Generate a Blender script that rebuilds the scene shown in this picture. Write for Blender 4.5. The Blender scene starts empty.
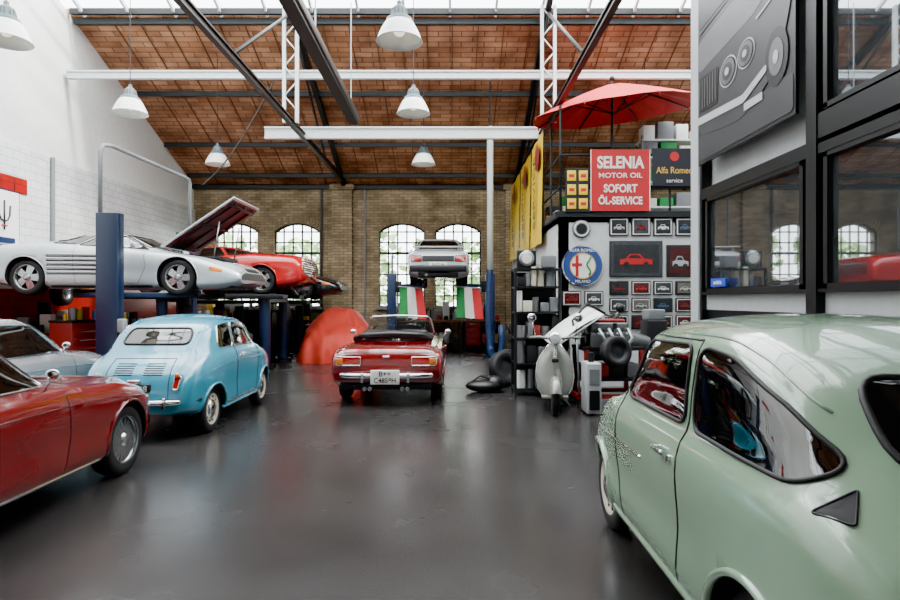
import bpy, bmesh, math, random
from mathutils import Vector, Matrix
from mathutils.bvhtree import BVHTree
random.seed(7)
pi=math.pi
sc=bpy.context.scene
def lin(c):
    return tuple(((v/12.92) if v<=.04045 else ((v+.055)/1.055)**2.4) for v in c)
def hx(h):
    h=h.lstrip('#'); return lin(tuple(int(h[i:i+2],16)/255 for i in (0,2,4)))
# ------------------------------------------------------------ materials
MATS={}
def mat(name,col,rough=.5,metal=0,coat=0,emit=0,var=.12,scale=9,bump=0,spec=.5,ecol=None):
    if name in MATS: return MATS[name]
    c=hx(col) if isinstance(col,str) else col
    m=bpy.data.materials.new(name); m.use_nodes=True
    nt=m.node_tree; b=nt.nodes['Principled BSDF']
    tc=nt.nodes.new('ShaderNodeTexCoord'); no=nt.nodes.new('ShaderNodeTexNoise')
    no.inputs['Scale'].default_value=scale; no.inputs['Detail'].default_value=5
    nt.links.new(tc.outputs['Object'],no.inputs['Vector'])
    mx=nt.nodes.new('ShaderNodeMix'); mx.data_type='RGBA'
    mx.inputs[6].default_value=(*[v*(1-var) for v in c],1); mx.inputs[7].default_value=(*[min(1,v*(1+var)) for v in c],1)
    nt.links.new(no.outputs['Fac'],mx.inputs[0]); nt.links.new(mx.outputs[2],b.inputs['Base Color'])
    b.inputs['Roughness'].default_value=rough; b.inputs['Metallic'].default_value=metal
    b.inputs['Coat Weight'].default_value=coat; b.inputs['Coat Roughness'].default_value=.04
    b.inputs['Specular IOR Level'].default_value=spec
    if emit:
        b.inputs['Emission Color'].default_value=(*(hx(ecol) if ecol else c),1); b.inputs['Emission Strength'].default_value=emit
    if bump:
        bp=nt.nodes.new('ShaderNodeBump'); bp.inputs['Strength'].default_value=bump; bp.inputs['Distance'].default_value=.02
        nt.links.new(no.outputs['Fac'],bp.inputs['Height']); nt.links.new(bp.outputs[0],b.inputs['Normal'])
    MATS[name]=m; return m
def brickmat(name,c1,c2,cm,bw,bh,axes,mortar=.01,rough=.8,stain=None,bump=.4,off=.5):
    m=bpy.data.materials.new(name); m.use_nodes=True
    nt=m.node_tree; b=nt.nodes['Principled BSDF']; L=nt.links.new
    tc=nt.nodes.new('ShaderNodeTexCoord'); sp=nt.nodes.new('ShaderNodeSeparateXYZ'); cb=nt.nodes.new('ShaderNodeCombineXYZ')
    L(tc.outputs['Object'],sp.inputs[0]); L(sp.outputs[axes[0]],cb.inputs[0]); L(sp.outputs[axes[1]],cb.inputs[1])
    br=nt.nodes.new('ShaderNodeTexBrick'); L(cb.outputs[0],br.inputs['Vector'])
    br.inputs['Color1'].default_value=(*hx(c1),1); br.inputs['Color2'].default_value=(*hx(c2),1); br.inputs['Mortar'].default_value=(*hx(cm),1)
    br.inputs['Scale'].default_value=1; br.inputs['Brick Width'].default_value=bw; br.inputs['Row Height'].default_value=bh
    br.inputs['Mortar Size'].default_value=mortar; br.inputs['Mortar Smooth'].default_value=.2; br.offset=off
    no=nt.nodes.new('ShaderNodeTexNoise'); no.inputs['Scale'].default_value=1.3; no.inputs['Detail'].default_value=8
    L(tc.outputs['Object'],no.inputs['Vector'])
    rp=nt.nodes.new('ShaderNodeValToRGB'); rp.color_ramp.elements[0].position=.3; rp.color_ramp.elements[1].position=.7
    s=stain or ('#d0d0d0','#ffffff'); rp.color_ramp.elements[0].color=(*hx(s[0]),1); rp.color_ramp.elements[1].color=(*hx(s[1]),1)
    L(no.outputs['Fac'],rp.inputs[0])
    mx=nt.nodes.new('ShaderNodeMix'); mx.data_type='RGBA'; mx.blend_type='MULTIPLY'; mx.inputs[0].default_value=1
    L(br.outputs['Color'],mx.inputs[6]); L(rp.outputs[0],mx.inputs[7]); L(mx.outputs[2],b.inputs['Base Color'])
    b.inputs['Roughness'].default_value=rough
    bp=nt.nodes.new('ShaderNodeBump'); bp.inputs['Strength'].default_value=bump; bp.inputs['Distance'].default_value=.01; bp.invert=True
    L(br.outputs['Fac'],bp.inputs['Height']); L(bp.outputs[0],b.inputs['Normal'])
    MATS[name]=m; return m
BLK=mat('black_rubber','#0b0b0c',.65); DARK=mat('dark_steel','#17181a',.45,.3); CHR=mat('chrome','#d8dadc',.12,1)
STL=mat('brushed_steel','#8d9194',.35,.8); GLS=mat('dark_glass','#07090a',.03,0,1,var=.3); WHT=mat('white_paint','#d9dbd8',.5)
GRY=mat('grey_paint','#6d7173',.5); BLU=mat('lift_blue','#08264c',.4); LRED=mat('tail_lamp_red','#8e0d0c',.15,coat=1)
AMB=mat('amber_lens','#d0701a',.2,coat=1); PLATE=mat('plate_white','#d8d8d0',.4); TXB=mat('ink_black','#0a0a0a',.5)
RED=mat('sign_red','#a80f17',.45); LEA=mat('black_leather','#131213',.4); RIM=mat('alloy','#a9adb0',.25,.9); RIMD=mat('rim_dark','#2a2c2e',.4,.5)
HEAD=mat('headlamp_glass','#c8ccce',.08,.3,1); YEL=mat('banner_yellow','#d2ae14',.6); WOOD=mat('wood_top','#6b4a2e',.5); CRD=mat('cardboard','#9a7a52',.8)
GRN=mat('green_cloth','#14803c',.7); CRM=mat('cream_paint','#c9c4b0',.3,coat=.6); DRD=mat('drab_red','#7d1512',.5)
# ------------------------------------------------------------ mesh builder
def Tm(x=0,y=0,z=0,rx=0,ry=0,rz=0):
    return Matrix.Translation((x,y,z))@Matrix.Rotation(math.radians(rz),4,'Z')@Matrix.Rotation(math.radians(ry),4,'Y')@Matrix.Rotation(math.radians(rx),4,'X')
class MB:
    def __init__(s,name): s.name=name; s.v=[];s.f=[];s.m=[];s.s=[];s.mats=[];s.T=Matrix.Identity(4)
    def mi(s,m):
        if m not in s.mats: s.mats.append(m)
        return s.mats.index(m)
    def add(s,vs,fs,m,smooth=False,T=None):
        X=s.T@T if T is not None else s.T
        o=len(s.v); s.v+=[X@Vector(v) for v in vs]
        for i,f in enumerate(fs):
            s.f.append([o+k for k in f]); s.m.append(s.mi(m[i] if isinstance(m,list) else m)); s.s.append(smooth)
    def box(s,c,d,m,T=None,bev=0):
        x,y,z=d[0]/2,d[1]/2,d[2]/2
        if bev>0:
            bm=bmesh.new(); bmesh.ops.create_cube(bm,size=1)
            for v in bm.verts: v.co=Vector((v.co.x*d[0],v.co.y*d[1],v.co.z*d[2]))
            bmesh.ops.bevel(bm,geom=bm.edges[:],offset=min(bev,min(d)*.45),segments=3,profile=.5,affect='EDGES')
            bm.verts.index_update()
            vs=[v.co+Vector(c) for v in bm.verts]; fs=[[v.index for v in f.verts] for f in bm.faces]; bm.free()
            s.add(vs,fs,m,True,T); return
        vs=[(c[0]+a*x,c[1]+b*y,c[2]+e*z) for a in(-1,1) for b in(-1,1) for e in(-1,1)]
        s.add(vs,[(0,1,3,2),(4,6,7,5),(0,4,5,1),(2,3,7,6),(0,2,6,4),(1,5,7,3)],m,False,T)
    def lathe(s,prof,m,T=None,n=24,smooth=True,arc=1.0):
        vs=[];fs=[]; k=len(prof)
        for i in range(n+(arc<1)):
            a=2*pi*arc*i/n
            for r,h in prof: vs.append((r*math.cos(a),r*math.sin(a),h))
        for i in range(n):
            j=(i+1)%n if arc>=1 else i+1
            for q in range(k-1): fs.append((i*k+q,j*k+q,j*k+q+1,i*k+q+1))
        s.add(vs,fs,m,smooth,T)
    def cyl(s,a,b,r,m,n=14,r2=None):
        a=Vector(a);b=Vector(b);d=b-a; q=d.to_track_quat('Z','Y').to_matrix().to_4x4(); h=d.length; r2=r if r2 is None else r2
        T=Matrix.Translation(a)@q
        s.lathe([(r,0),(r2,h)],m,T,n); s.lathe([(0,0),(r,0)],m,T,n,False); s.lathe([(r2,h),(0,h)],m,T,n,False)
    def tube(s,pts,r,m,n=7,closed=False):
        P=[Vector(p) for p in pts]; N=len(P); vs=[];fs=[]; up=None
        for i in range(N):
            a=P[(i-1)%N] if (closed or i>0) else P[i]; b=P[(i+1)%N] if (closed or i<N-1) else P[i]
            t=(b-a); 
            if t.length<1e-7: t=Vector((1,0,0))
            t.normalize()
            if up is None: up=Vector((0,0,1)) if abs(t.z)<.9 else Vector((1,0,0))
            u=up-t*up.dot(t)
            if u.length<1e-4: u=t.orthogonal()
            u.normalize(); w=t.cross(u); up=u
            for k in range(n):
                g=2*pi*k/n; vs.append(P[i]+u*r*math.cos(g)+w*r*math.sin(g))
        for i in range(N if closed else N-1):
            j=(i+1)%N
            for k in range(n): fs.append((i*n+k,i*n+(k+1)%n,j*n+(k+1)%n,j*n+k))
        if not closed: fs.append(tuple(range(n))[::-1]); fs.append(tuple((N-1)*n+k for k in range(n)))
        s.add(vs,fs,m,True)
    def sph(s,c,r,m,sc3=(1,1,1),n=16,T=None):
        pr=[(math.sin(pi*i/n),-math.cos(pi*i/n)) for i in range(n+1)]
        X=Matrix.Translation(c)@Matrix.Diagonal((r*sc3[0],r*sc3[1],r*sc3[2],1))
        s.lathe(pr,m,(T@X) if T is not None else X,n+4)
    def prism(s,pts,h,m,T=None,z0=0):
        n=len(pts); vs=[(p[0],p[1],z0) for p in pts]+[(p[0],p[1],z0+h) for p in pts]
        fs=[tuple(range(n))[::-1],tuple(range(n,2*n))]+[(i,(i+1)%n,n+(i+1)%n,n+i) for i in range(n)]
        s.add(vs,fs,m,False,T)
    def text(s,t,size,m,T,ext=.003,sx=1.0,bold=0):
        cu=bpy.data.curves.new('t','FONT'); cu.body=t; cu.size=size; cu.align_x='CENTER'; cu.align_y='CENTER'; cu.extrude=ext; cu.offset=bold
        o=bpy.data.objects.new('t',cu); sc.collection.objects.link(o); bpy.context.view_layer.update()
        me=o.evaluated_get(bpy.context.evaluated_depsgraph_get()).to_mesh()
        s.add([(v.co.x*sx,v.co.y,v.co.z) for v in me.vertices],[tuple(p.vertices) for p in me.polygons],m,False,T)
        bpy.data.objects.remove(o,do_unlink=True)
    def build(s,loc=(0,0,0),rz=0,scale=1,parent=None):
        me=bpy.data.meshes.new(s.name); me.from_pydata([tuple(v) for v in s.v],[],s.f)
        for m in s.mats: me.materials.append(m)
        me.polygons.foreach_set('material_index',s.m); me.polygons.foreach_set('use_smooth',s.s); me.update()
        o=bpy.data.objects.new(s.name,me); sc.collection.objects.link(o)
        o.location=loc; o.rotation_euler=(0,0,math.radians(rz)); o.scale=(scale,)*3 if not isinstance(scale,tuple) else scale
        if parent: o.parent=parent
        return o
def boolean(vs,fs,cut):
    def ob(v,f,mi):
        me=bpy.data.meshes.new('b'); me.from_pydata([tuple(x) for x in v],[],f)
        bm=bmesh.new(); bm.from_mesh(me); bmesh.ops.recalc_face_normals(bm,faces=bm.faces); bm.to_mesh(me); bm.free()
        me.materials.append(WHT); me.materials.append(BLK)
        for p in me.polygons: p.material_index=mi
        o=bpy.data.objects.new('b',me); sc.collection.objects.link(o); return o
    a=ob(vs,fs,0); rs=[a]
    for c in cut:
        b=ob(c.v,c.f,1); rs.append(b); md=a.modifiers.new('x','BOOLEAN'); md.operation='DIFFERENCE'; md.object=b; md.solver='EXACT'
    bpy.context.view_layer.update()
    me=a.evaluated_get(bpy.context.evaluated_depsgraph_get()).to_mesh()
    out=([v.co.copy() for v in me.vertices],[tuple(p.vertices) for p in me.polygons],[p.material_index for p in me.polygons])
    for o in rs: bpy.data.objects.remove(o,do_unlink=True)
    return out
def pch(keys):
    xs=[k[0] for k in keys]; ys=[k[1] for k in keys]; n=len(xs)
    d=[(ys[i+1]-ys[i])/(xs[i+1]-xs[i]) for i in range(n-1)]; m=[d[0]]
    for i in range(1,n-1): m.append(0 if d[i-1]*d[i]<=0 else 2*d[i-1]*d[i]/(d[i-1]+d[i]))
    m.append(d[-1])
    def f(x):
        x=max(xs[0],min(xs[-1],x)); i=0
        while i<n-2 and x>xs[i+1]: i+=1
        h=xs[i+1]-xs[i]; t=(x-xs[i])/h
        return (2*t**3-3*t*t+1)*ys[i]+(t**3-2*t*t+t)*h*m[i]+(-2*t**3+3*t*t)*ys[i+1]+(t**3-t*t)*h*m[i+1]
    return f
def spl(P,n):
    P=[Vector(p) for p in P]; t=[0]
    for i in range(1,len(P)): t.append(t[-1]+max(1e-4,(P[i]-P[i-1]).length))
    m=[]
    for i in range(len(P)):
        if i==0: m.append((P[1]-P[0])/(t[1]-t[0]))
        elif i==len(P)-1: m.append((P[-1]-P[-2])/(t[-1]-t[-2]))
        else:
            a=(P[i]-P[i-1])/(t[i]-t[i-1]); b=(P[i+1]-P[i])/(t[i+1]-t[i]); h0=t[i]-t[i-1];h1=t[i+1]-t[i]
            m.append((a*h1+b*h0)/(h0+h1)*.85)
    out=[]
    for i in range(len(P)-1):
        h=t[i+1]-t[i]
        for k in range(n):
            u=k/n; out.append((2*u**3-3*u*u+1)*P[i]+(u**3-2*u*u+u)*h*m[i]+(-2*u**3+3*u*u)*P[i+1]+(u**3-u*u)*h*m[i+1])
    out.append(P[-1]); return out
def rpoly(pts,r,n=5):
    out=[];N=len(pts)
    for i in range(N):
        p=Vector(pts[i]);a=Vector(pts[i-1]);b=Vector(pts[(i+1)%N])
        da=(a-p);db=(b-p); ra=min(r,da.length*.45); rb=min(r,db.length*.45)
        s=p+da.normalized()*ra; e=p+db.normalized()*rb
        for k in range(n+1):
            t=k/n; out.append((1-t)**2*s+2*t*(1-t)*p+t*t*e)
    res=[]
    for i in range(len(out)):
        a=out[i];b=out[(i+1)%len(out)]; k=max(1,int((b-a).length/.05))
        for j in range(k): res.append(a+(b-a)*j/k)
    return res
# ------------------------------------------------------------ car toolkit
def wheel(mb,x,y,z,r,w,side,style):
    T=Tm(x,y,z)@Matrix.Rotation(-pi/2*side,4,'X')
    mb.lathe([(r*.6,-w/2),(r*.88,-w/2),(r*.97,-w*.42),(r,-w*.25),(r,w*.25),(r*.97,w*.42),(r*.88,w/2),(r*.68,w/2),(r*.64,w*.42)],BLK,T,36)
    if style=='cap':
        mb.lathe([(r*.68,w*.46),(r*.66,w*.5),(r*.6,w*.36),(r*.52,w*.33),(r*.45,w*.42),(r*.4,w*.4)],CRM,T,36)
        mb.lathe([(r*.41,w*.4),(r*.38,w*.5),(r*.2,w*.62),(0,w*.66)],CHR,T,28)
        for k in range(10):
            a=k*pi/5; mb.box((0,0,0),(r*.1,r*.06,.01),BLK,T@Matrix.Rotation(a,4,'Z')@Matrix.Translation((r*.52,0,w*.36)))
    else:
        mb.lathe([(r*.69,w*.46),(r*.67,w*.52),(r*.62,w*.3),(r*.6,w*.05)],RIM,T,36)
        mb.lathe([(r*.6,w*.05),(0,w*.05)],RIMD,T,24)
        ns=5 if style=='star' else 18
        for k in range(ns):
            X=T@Matrix.Rotation(2*pi*k/ns,4,'Z')
            wd=r*.2 if ns==5 else r*.06
            vs=[(0,-wd*.7,w*.42),(0,wd*.7,w*.42),(r*.64,-wd,w*.34),(r*.64,wd,w*.34),(0,-wd*.8,w*.1),(0,wd*.8,w*.1),(r*.64,-wd,w*.1),(r*.64,wd,w*.1)]
            mb.add(vs,[(0,2,3,1),(0,4,6,2),(1,3,7,5)],RIM,False,X)
        mb.lathe([(r*.2,w*.1),(r*.18,w*.46),(r*.08,w*.5),(0,w*.5)],RIM if ns==5 else CHR,T,20)
class Car:
    def __init__(s,name,S,paint,style='cap',cut=[]):
        s.S=S; s.mb=MB(name); L=S['L']; s.L=L; s.paint=paint
        f={k:pch(S[k]) for k in('zt','w','zs','wr','zb')}; s.fn=f
        vs=[];NS=96; xs=[]; E=S.get('e',.06)
        for i in range(NS+1):
            t=i/NS; xs.append(L*(.35*(.5-.5*math.cos(pi*t))+.65*t) if 0<i<NS else L*t)
        xs=sorted(set(xs+[.012,.03,L-.012,L-.03])); rings=[]
        for x in xs:
            zt,w,zs,wr,zb=(f[k](x) for k in('zt','w','zs','wr','zb'))
            zs=min(zs,zt-.06); e=min(E,(zt-zs)*.45); zl=zb+(zs-zb)*.45; wr=min(wr,w-.03)
            if E>.07: top=[(wr,zt-e),(wr*.88,zt-e*.52),(wr*.66,zt-e*.22),(wr*.35,zt-e*.05),(0,zt)]
            else: top=[(wr,zt-e),(wr*.86,zt-e*.35),(wr*.5,zt-e*.08),(0,zt)]
            q=[(0,zb),(w*.86,zb),(w*.96,zb+.035),(w*1.0,zl),(w*.985,zs-.02),(w*.94,zs+min(.03,(zt-zs)*.25)),((wr+w*.94)/2+.012,(zs+zt-e)/2)]+top
            h=spl([(a,b,0) for a,b in q],5)
            ring=[]
            for p in h:
                y,z=p.x,p.y
                for bx,bz,rx,rz,am in S.get('bumps',[]):
                    if y>.5*w: y+=am*math.exp(-((x-bx)/rx)**2-((z-bz)/rz)**2)
                ring.append((x,y,z))
            ring[0]=(x,0,ring[0][2]); ring[-1]=(x,0,ring[-1][2])
            full=ring+[(a,-b,c) for a,b,c in ring[-2:0:-1]]
            rings.append(full)
        n=len(rings[0])
        for r in rings: vs+=r
        fs=[]
        for i in range(len(rings)-1):
            for k in range(n): fs.append((i*n+k,i*n+(k+1)%n,(i+1)*n+(k+1)%n,(i+1)*n+k))
        fs.append(tuple(range(n))); o=(len(rings)-1)*n; fs.append(tuple(o+k for k in range(n))[::-1])
        s.bvh=BVHTree.FromPolygons([Vector(v) for v in vs],fs)
        cuts=list(cut); r=S['r']
        for ax in S['ax']:
            for sd in(-1,1):
                c=MB('c'); W=f['w'](ax); c.cyl((ax,sd*(W-.24),S['r']),(ax,sd*(W+.25),S['r']),r*S.get('ar',1.15),BLK,40)
                bm=bmesh.new(); vv=[bm.verts.new(v) for v in c.v]
                for ff in c.f:
                    try: bm.faces.new([vv[k] for k in dict.fromkeys(ff)])
                    except Exception: pass
                bmesh.ops.remove_doubles(bm,verts=bm.verts,dist=1e-5); bm.verts.index_update()
                c.v=[v.co.copy() for v in bm.verts]; c.f=[[v.index for v in q.verts] for q in bm.faces]; bm.free()
                cuts.append(c)
        v2,f2,m2=boolean(vs,fs,cuts)
        s.mb.add(v2,f2,[paint if k==0 else BLK for k in m2],True)
        for ax in S['ax']:
            for sd in(-1,1):
                W=f['w'](ax); wheel(s.mb,ax,sd*(W-S['tw']/2-S.get('in',.03)),r,r,S['tw'],sd,style)
                a0=math.asin(max(-.9,min(.9,(f['zb'](ax)+.05-r)/(r*S.get('ar',1.15)))))
                pl=[(ax+r*S.get('ar',1.15)*math.cos(a),r+r*S.get('ar',1.15)*math.sin(a)) for a in [a0+(pi-2*a0)*k/24 for k in range(25)]]
                s.line(pl,'side',sd,S.get('lip',.012),paint)
                s.mb.box((ax,sd*(W-.25),r),(.08,.2,.08),DARK)
    def hit(s,p,kind,sd=1):
        a,b=p[0],p[1]
        if kind=='side': o,d=Vector((a,sd*3,b)),Vector((0,-sd,0))
        elif kind=='front': o,d=Vector((s.L+3,a,b)),Vector((-1,0,0))
        elif kind=='rear': o,d=Vector((-3,a,b)),Vector((1,0,0))
        else: o,d=Vector((a,b,5)),Vector((0,0,-1))
        h=s.bvh.ray_cast(o,d)
        if h[0] is None: 
            h=s.bvh.find_nearest(o+d*(3-.6))
        n=h[1]
        if n.dot(d)>0: n=-n
        return h[0],n
    def line(s,pts,kind,sd,r,m,closed=False,off=0.0):
        d=[]
        P=[Vector((p[0],p[1])) for p in pts]
        for i in range(len(P)-(0 if closed else 1)):
            a=P[i];b=P[(i+1)%len(P)];k=max(1,int((b-a).length/.04))
            for j in range(k): d.append(a+(b-a)*j/k)
        if not closed: d.append(P[-1])
        q=[]
        for p in d:
            h,n=s.hit(p,kind,sd); q.append(h+n*off)
        s.mb.tube(q,r,m,6,closed)
    def sline(s,pts,kind,sd,r,m,off=0.0):
        q=spl([(p[0],p[1],0) for p in pts],8); s.line([(v.x,v.y) for v in q],kind,sd,r,m,False,off)
    def patch(s,pts,kind,sd,m,rad=.04,off=.004,K=6,trim=None,tr=.008):
        B=rpoly([(p[0],p[1]) for p in pts],rad); c=sum(B,Vector((0,0)))/len(B); vs=[];n=len(B)
        h,nn=s.hit(c,kind,sd); vs.append(h+nn*off)
        for k in range(1,K+1):
            for p in B:
                h,nn=s.hit(c+(p-c)*k/K,kind,sd); vs.append(h+nn*off)
        fs=[(0,1+i,1+(i+1)%n) for i in range(n)]
        for k in range(K-1):
            for i in range(n): fs.append((1+k*n+i,1+(k+1)*n+i,1+(k+1)*n+(i+1)%n,1+k*n+(i+1)%n))
        s.mb.add(vs,fs,m,True)
        if trim: s.mb.tube(vs[1+(K-1)*n:],tr,trim,6,True)
def bumper(car,x,z,w,m,front=False,r=.035,back=.25):
    sg=-1 if front else 1; pts=[]
    for k in range(-10,11):
        t=k/10; y=w*t; dx=abs(t)**6*back+ (t*t)*.04
        pts.append((x+sg*dx,y,z))
    car.mb.tube(pts,r,m,8)
# ---- specs
S500=dict(L=2.97,r=.262,tw=.135,ax=(.54,2.38),ar=1.12,lip=.016,e=.09,
 zt=[(0,.50),(.03,.62),(.12,.76),(.32,.90),(.52,1.07),(.72,1.22),(1.0,1.30),(1.35,1.325),(1.7,1.30),(1.88,1.22),(2.12,.98),(2.22,.915),(2.5,.85),(2.75,.74),(2.9,.60),(2.97,.45)],
 w=[(0,.46),(.03,.52),(.12,.58),(.4,.635),(.9,.66),(2.0,.65),(2.5,.62),(2.8,.55),(2.92,.46),(2.97,.38)],
 zs=[(0,.45),(.04,.56),(.2,.74),(.5,.84),(1,.89),(2,.87),(2.3,.82),(2.7,.68),(2.97,.4)],
 wr=[(0,.36),(.15,.46),(.35,.50),(.55,.51),(.8,.52),(1.7,.52),(2.1,.51),(2.3,.5),(2.6,.46),(2.97,.25)],
 zb=[(0,.32),(.3,.25),(.6,.2),(2.4,.2),(2.8,.25),(2.97,.3)],bumps=[(.54,.5,.32,.16,.02),(2.38,.5,.32,.16,.02)])
S600=dict(L=3.22,r=.275,tw=.14,ax=(.66,2.66),ar=1.12,lip=.018,e=.115,
 zt=[(0,.50),(.03,.66),(.12,.82),(.28,.97),(.45,1.12),(.62,1.26),(.80,1.355),(1.05,1.42),(1.4,1.44),(1.9,1.41),(2.12,1.31),(2.42,1.03),(2.52,.965),(2.8,.89),(3.05,.74),(3.17,.6),(3.22,.45)],
 w=[(0,.46),(.03,.53),(.12,.6),(.4,.665),(.9,.69),(2.2,.685),(2.7,.655),(3.0,.58),(3.15,.48),(3.22,.40)],
 zs=[(0,.45),(.04,.6),(.2,.78),(.5,.88),(1,.905),(2.2,.89),(2.5,.86),(2.9,.7),(3.22,.4)],
 wr=[(0,.36),(.12,.44),(.3,.50),(.55,.54),(.8,.56),(1.7,.57),(2.2,.55),(2.5,.52),(2.8,.46),(3.22,.25)],
 zb=[(0,.34),(.3,.27),(.6,.21),(2.6,.21),(3.0,.26),(3.22,.32)],bumps=[(.66,.46,.36,.17,.035),(2.66,.46,.34,.17,.03)])
SSP=dict(L=4.2,r=.29,tw=.17,ax=(.85,3.1),ar=1.14,
 zt=[(0,.62),(.03,.74),(.12,.81),(.6,.85),(1.2,.87),(2.6,.87),(3.3,.82),(3.9,.72),(4.1,.62),(4.2,.45)],
 w=[(0,.74),(.05,.77),(.3,.8),(1,.815),(3,.81),(3.7,.76),(4.05,.62),(4.2,.45)],
 zs=[(0,.56),(.1,.72),(.6,.76),(2.6,.77),(3.5,.68),(4.2,.4)],
 wr=[(0,.68),(.3,.68),(1,.68),(3,.68),(3.7,.62),(4.2,.35)],
 zb=[(0,.34),(.3,.26),(.6,.2),(3.6,.2),(4,.26),(4.2,.32)])
SSC=dict(L=4.45,r=.315,tw=.24,ax=(.88,3.43),ar=1.13,
 zt=[(0,.72),(.04,.86),(.4,.92),(.9,.95),(1.3,1.0),(1.7,1.1),(2.05,1.13),(2.3,1.10),(3.0,.82),(3.3,.76),(3.9,.66),(4.3,.55),(4.45,.42)],
 w=[(0,.88),(.05,.93),(.6,.96),(1.5,.95),(2.6,.9),(3.4,.92),(4.0,.90),(4.3,.84),(4.45,.74)],
 zs=[(0,.66),(.2,.80),(1.0,.86),(1.8,.8),(2.8,.73),(3.5,.68),(4.45,.38)],
 wr=[(0,.78),(.8,.74),(1.4,.6),(2.0,.55),(2.6,.6),(3.2,.74),(4,.7),(4.45,.6)],
 zb=[(0,.3),(.4,.2),(.8,.15),(3.8,.14),(4.2,.18),(4.45,.24)],bumps=[(3.43,.55,.36,.2,.02),(.88,.6,.4,.25,.02)])
SCP=dict(L=4.1,r=.3,tw=.17,ax=(.85,3.42),ar=1.14,
 zt=[(0,.6),(.03,.76),(.15,.85),(.75,.90),(.95,.97),(1.4,1.22),(1.7,1.30),(2.25,1.30),(2.45,1.24),(2.9,.95),(3.02,.9),(3.6,.83),(3.95,.72),(4.06,.6),(4.1,.5)],
 w=[(0,.70),(.05,.74),(.3,.77),(1,.79),(3,.785),(3.7,.75),(4.0,.66),(4.1,.56)],
 zs=[(0,.56),(.1,.74),(.8,.83),(2.9,.83),(3.6,.72),(4.1,.46)],
 wr=[(0,.62),(.6,.64),(1.0,.6),(1.5,.53),(2.4,.53),(2.9,.6),(3.6,.6),(4.1,.42)],
 zb=[(0,.34),(.3,.26),(.6,.2),(3.6,.2),(3.95,.26),(4.1,.32)])
SCR=dict(SCP); SCR['zt']=[(0,.6),(.03,.76),(.15,.85),(.55,.89),(.75,.95),(1.2,1.18),(1.5,1.26),(2.0,1.26),(2.2,1.20),(2.65,.93),(2.8,.885),(3.6,.83),(3.95,.72),(4.06,.6),(4.1,.5)]
PT_TEAL=mat('paint_teal','#2787a0',.25,0,1,var=.03); PT_GREEN=mat('paint_sage','#7f9b82',.2,0,1,var=.03)
PT_RED=mat('paint_red','#70080d',.22,0,1,var=.03); PT_DRED=mat('paint_deep_red','#70060c',.2,0,1,var=.03)
PT_SIL=mat('paint_silver','#9a9ea1',.26,.6,1,var=.03); PT_WHT=mat('paint_silver_white','#b3bbbe',.28,.1,1,var=.03)
PT_BLK=mat('paint_black','#0d0e12',.2,0,1); PT_SR=mat('paint_scarlet','#b00c11',.25,0,1,var=.03)

# teal microcar -----------------------------------------------------------
c=Car('teal_microcar',S500,PT_TEAL,'cap'); mb=c.mb
for sd in(-1,1):
    c.patch([(1.22,.93),(1.93,.93),(1.82,1.19),(1.24,1.215)],'side',sd,GLS,.05,trim=CHR,tr=.007)
    c.patch([(.72,.95),(1.16,.93),(1.18,1.215),(.86,1.19)],'side',sd,GLS,.07,trim=CHR,tr=.007)
    c.line([(1.19,.27),(1.19,.90),(1.19,1.25),(1.8,1.25),(2.02,.9),(2.0,.5),(1.93,.27)],'side',sd,.006,BLK)
    c.line([(.5,.72),(1.2,.76),(2.5,.72)],'side',sd,.006,PT_TEAL); mb.box((1.32,sd*.675,.80),(.12,.02,.02),CHR,None,.006)
    c.line([(.8,.24),(2.1,.24)],'side',sd,.02,PT_TEAL)
    c.sline([(.62,1.12),(.85,1.235),(1.3,1.26),(1.8,1.24)],'side',sd,.006,PT_TEAL)
    c.patch([(sd*.40,.55),(sd*.46,.55),(sd*.46,.68),(sd*.40,.68)],'rear',1,LRED,.02,.02,3,CHR,.008)
    mb.sph((.06,sd*.43,.70),.028,AMB); c.patch([(sd*.33-.07,.58),(sd*.33+.07,.58),(sd*.33+.07,.72),(sd*.33-.07,.72)],'front',1,HEAD,.07,.02,3,CHR,.012)
c.patch([(-.38,1.0),(.38,1.0),(.35,1.17),(-.35,1.17)],'rear',1,GLS,.07,trim=BLK,tr=.013)
c.patch([(-.43,.96),(.43,.96),(.37,1.2),(-.37,1.2)],'front',1,GLS,.08,trim=BLK,tr=.012)
c.line([(-.36,.42),(-.33,.86),(.33,.86),(.36,.42)],'rear',1,.005,BLK)
for z in [.70+.022*k for k in range(6)]:
    for y in(-1,1): c.line([(y*.06,z),(y*.26,z)],'rear',1,.006,DARK)
mb.box((.02,0,.56),(.03,.34,.10),BLK,None,.01); mb.text('R*4728',.09,PLATE,Tm(.002,0,.56,90,0,-90),.002)
mb.box((.0,-.0,.64),(.05,.14,.04),CHR,None,.01)
bumper(c,-.05,.42,.6,CHR,r=.032); bumper(c,3.02,.40,.56,CHR,True)
for y in(-.35,.35): mb.box((-.07,y,.42),(.05,.03,.12),CHR,None,.01)
c.mb.build((-3.32,6.3,0),90)

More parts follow.
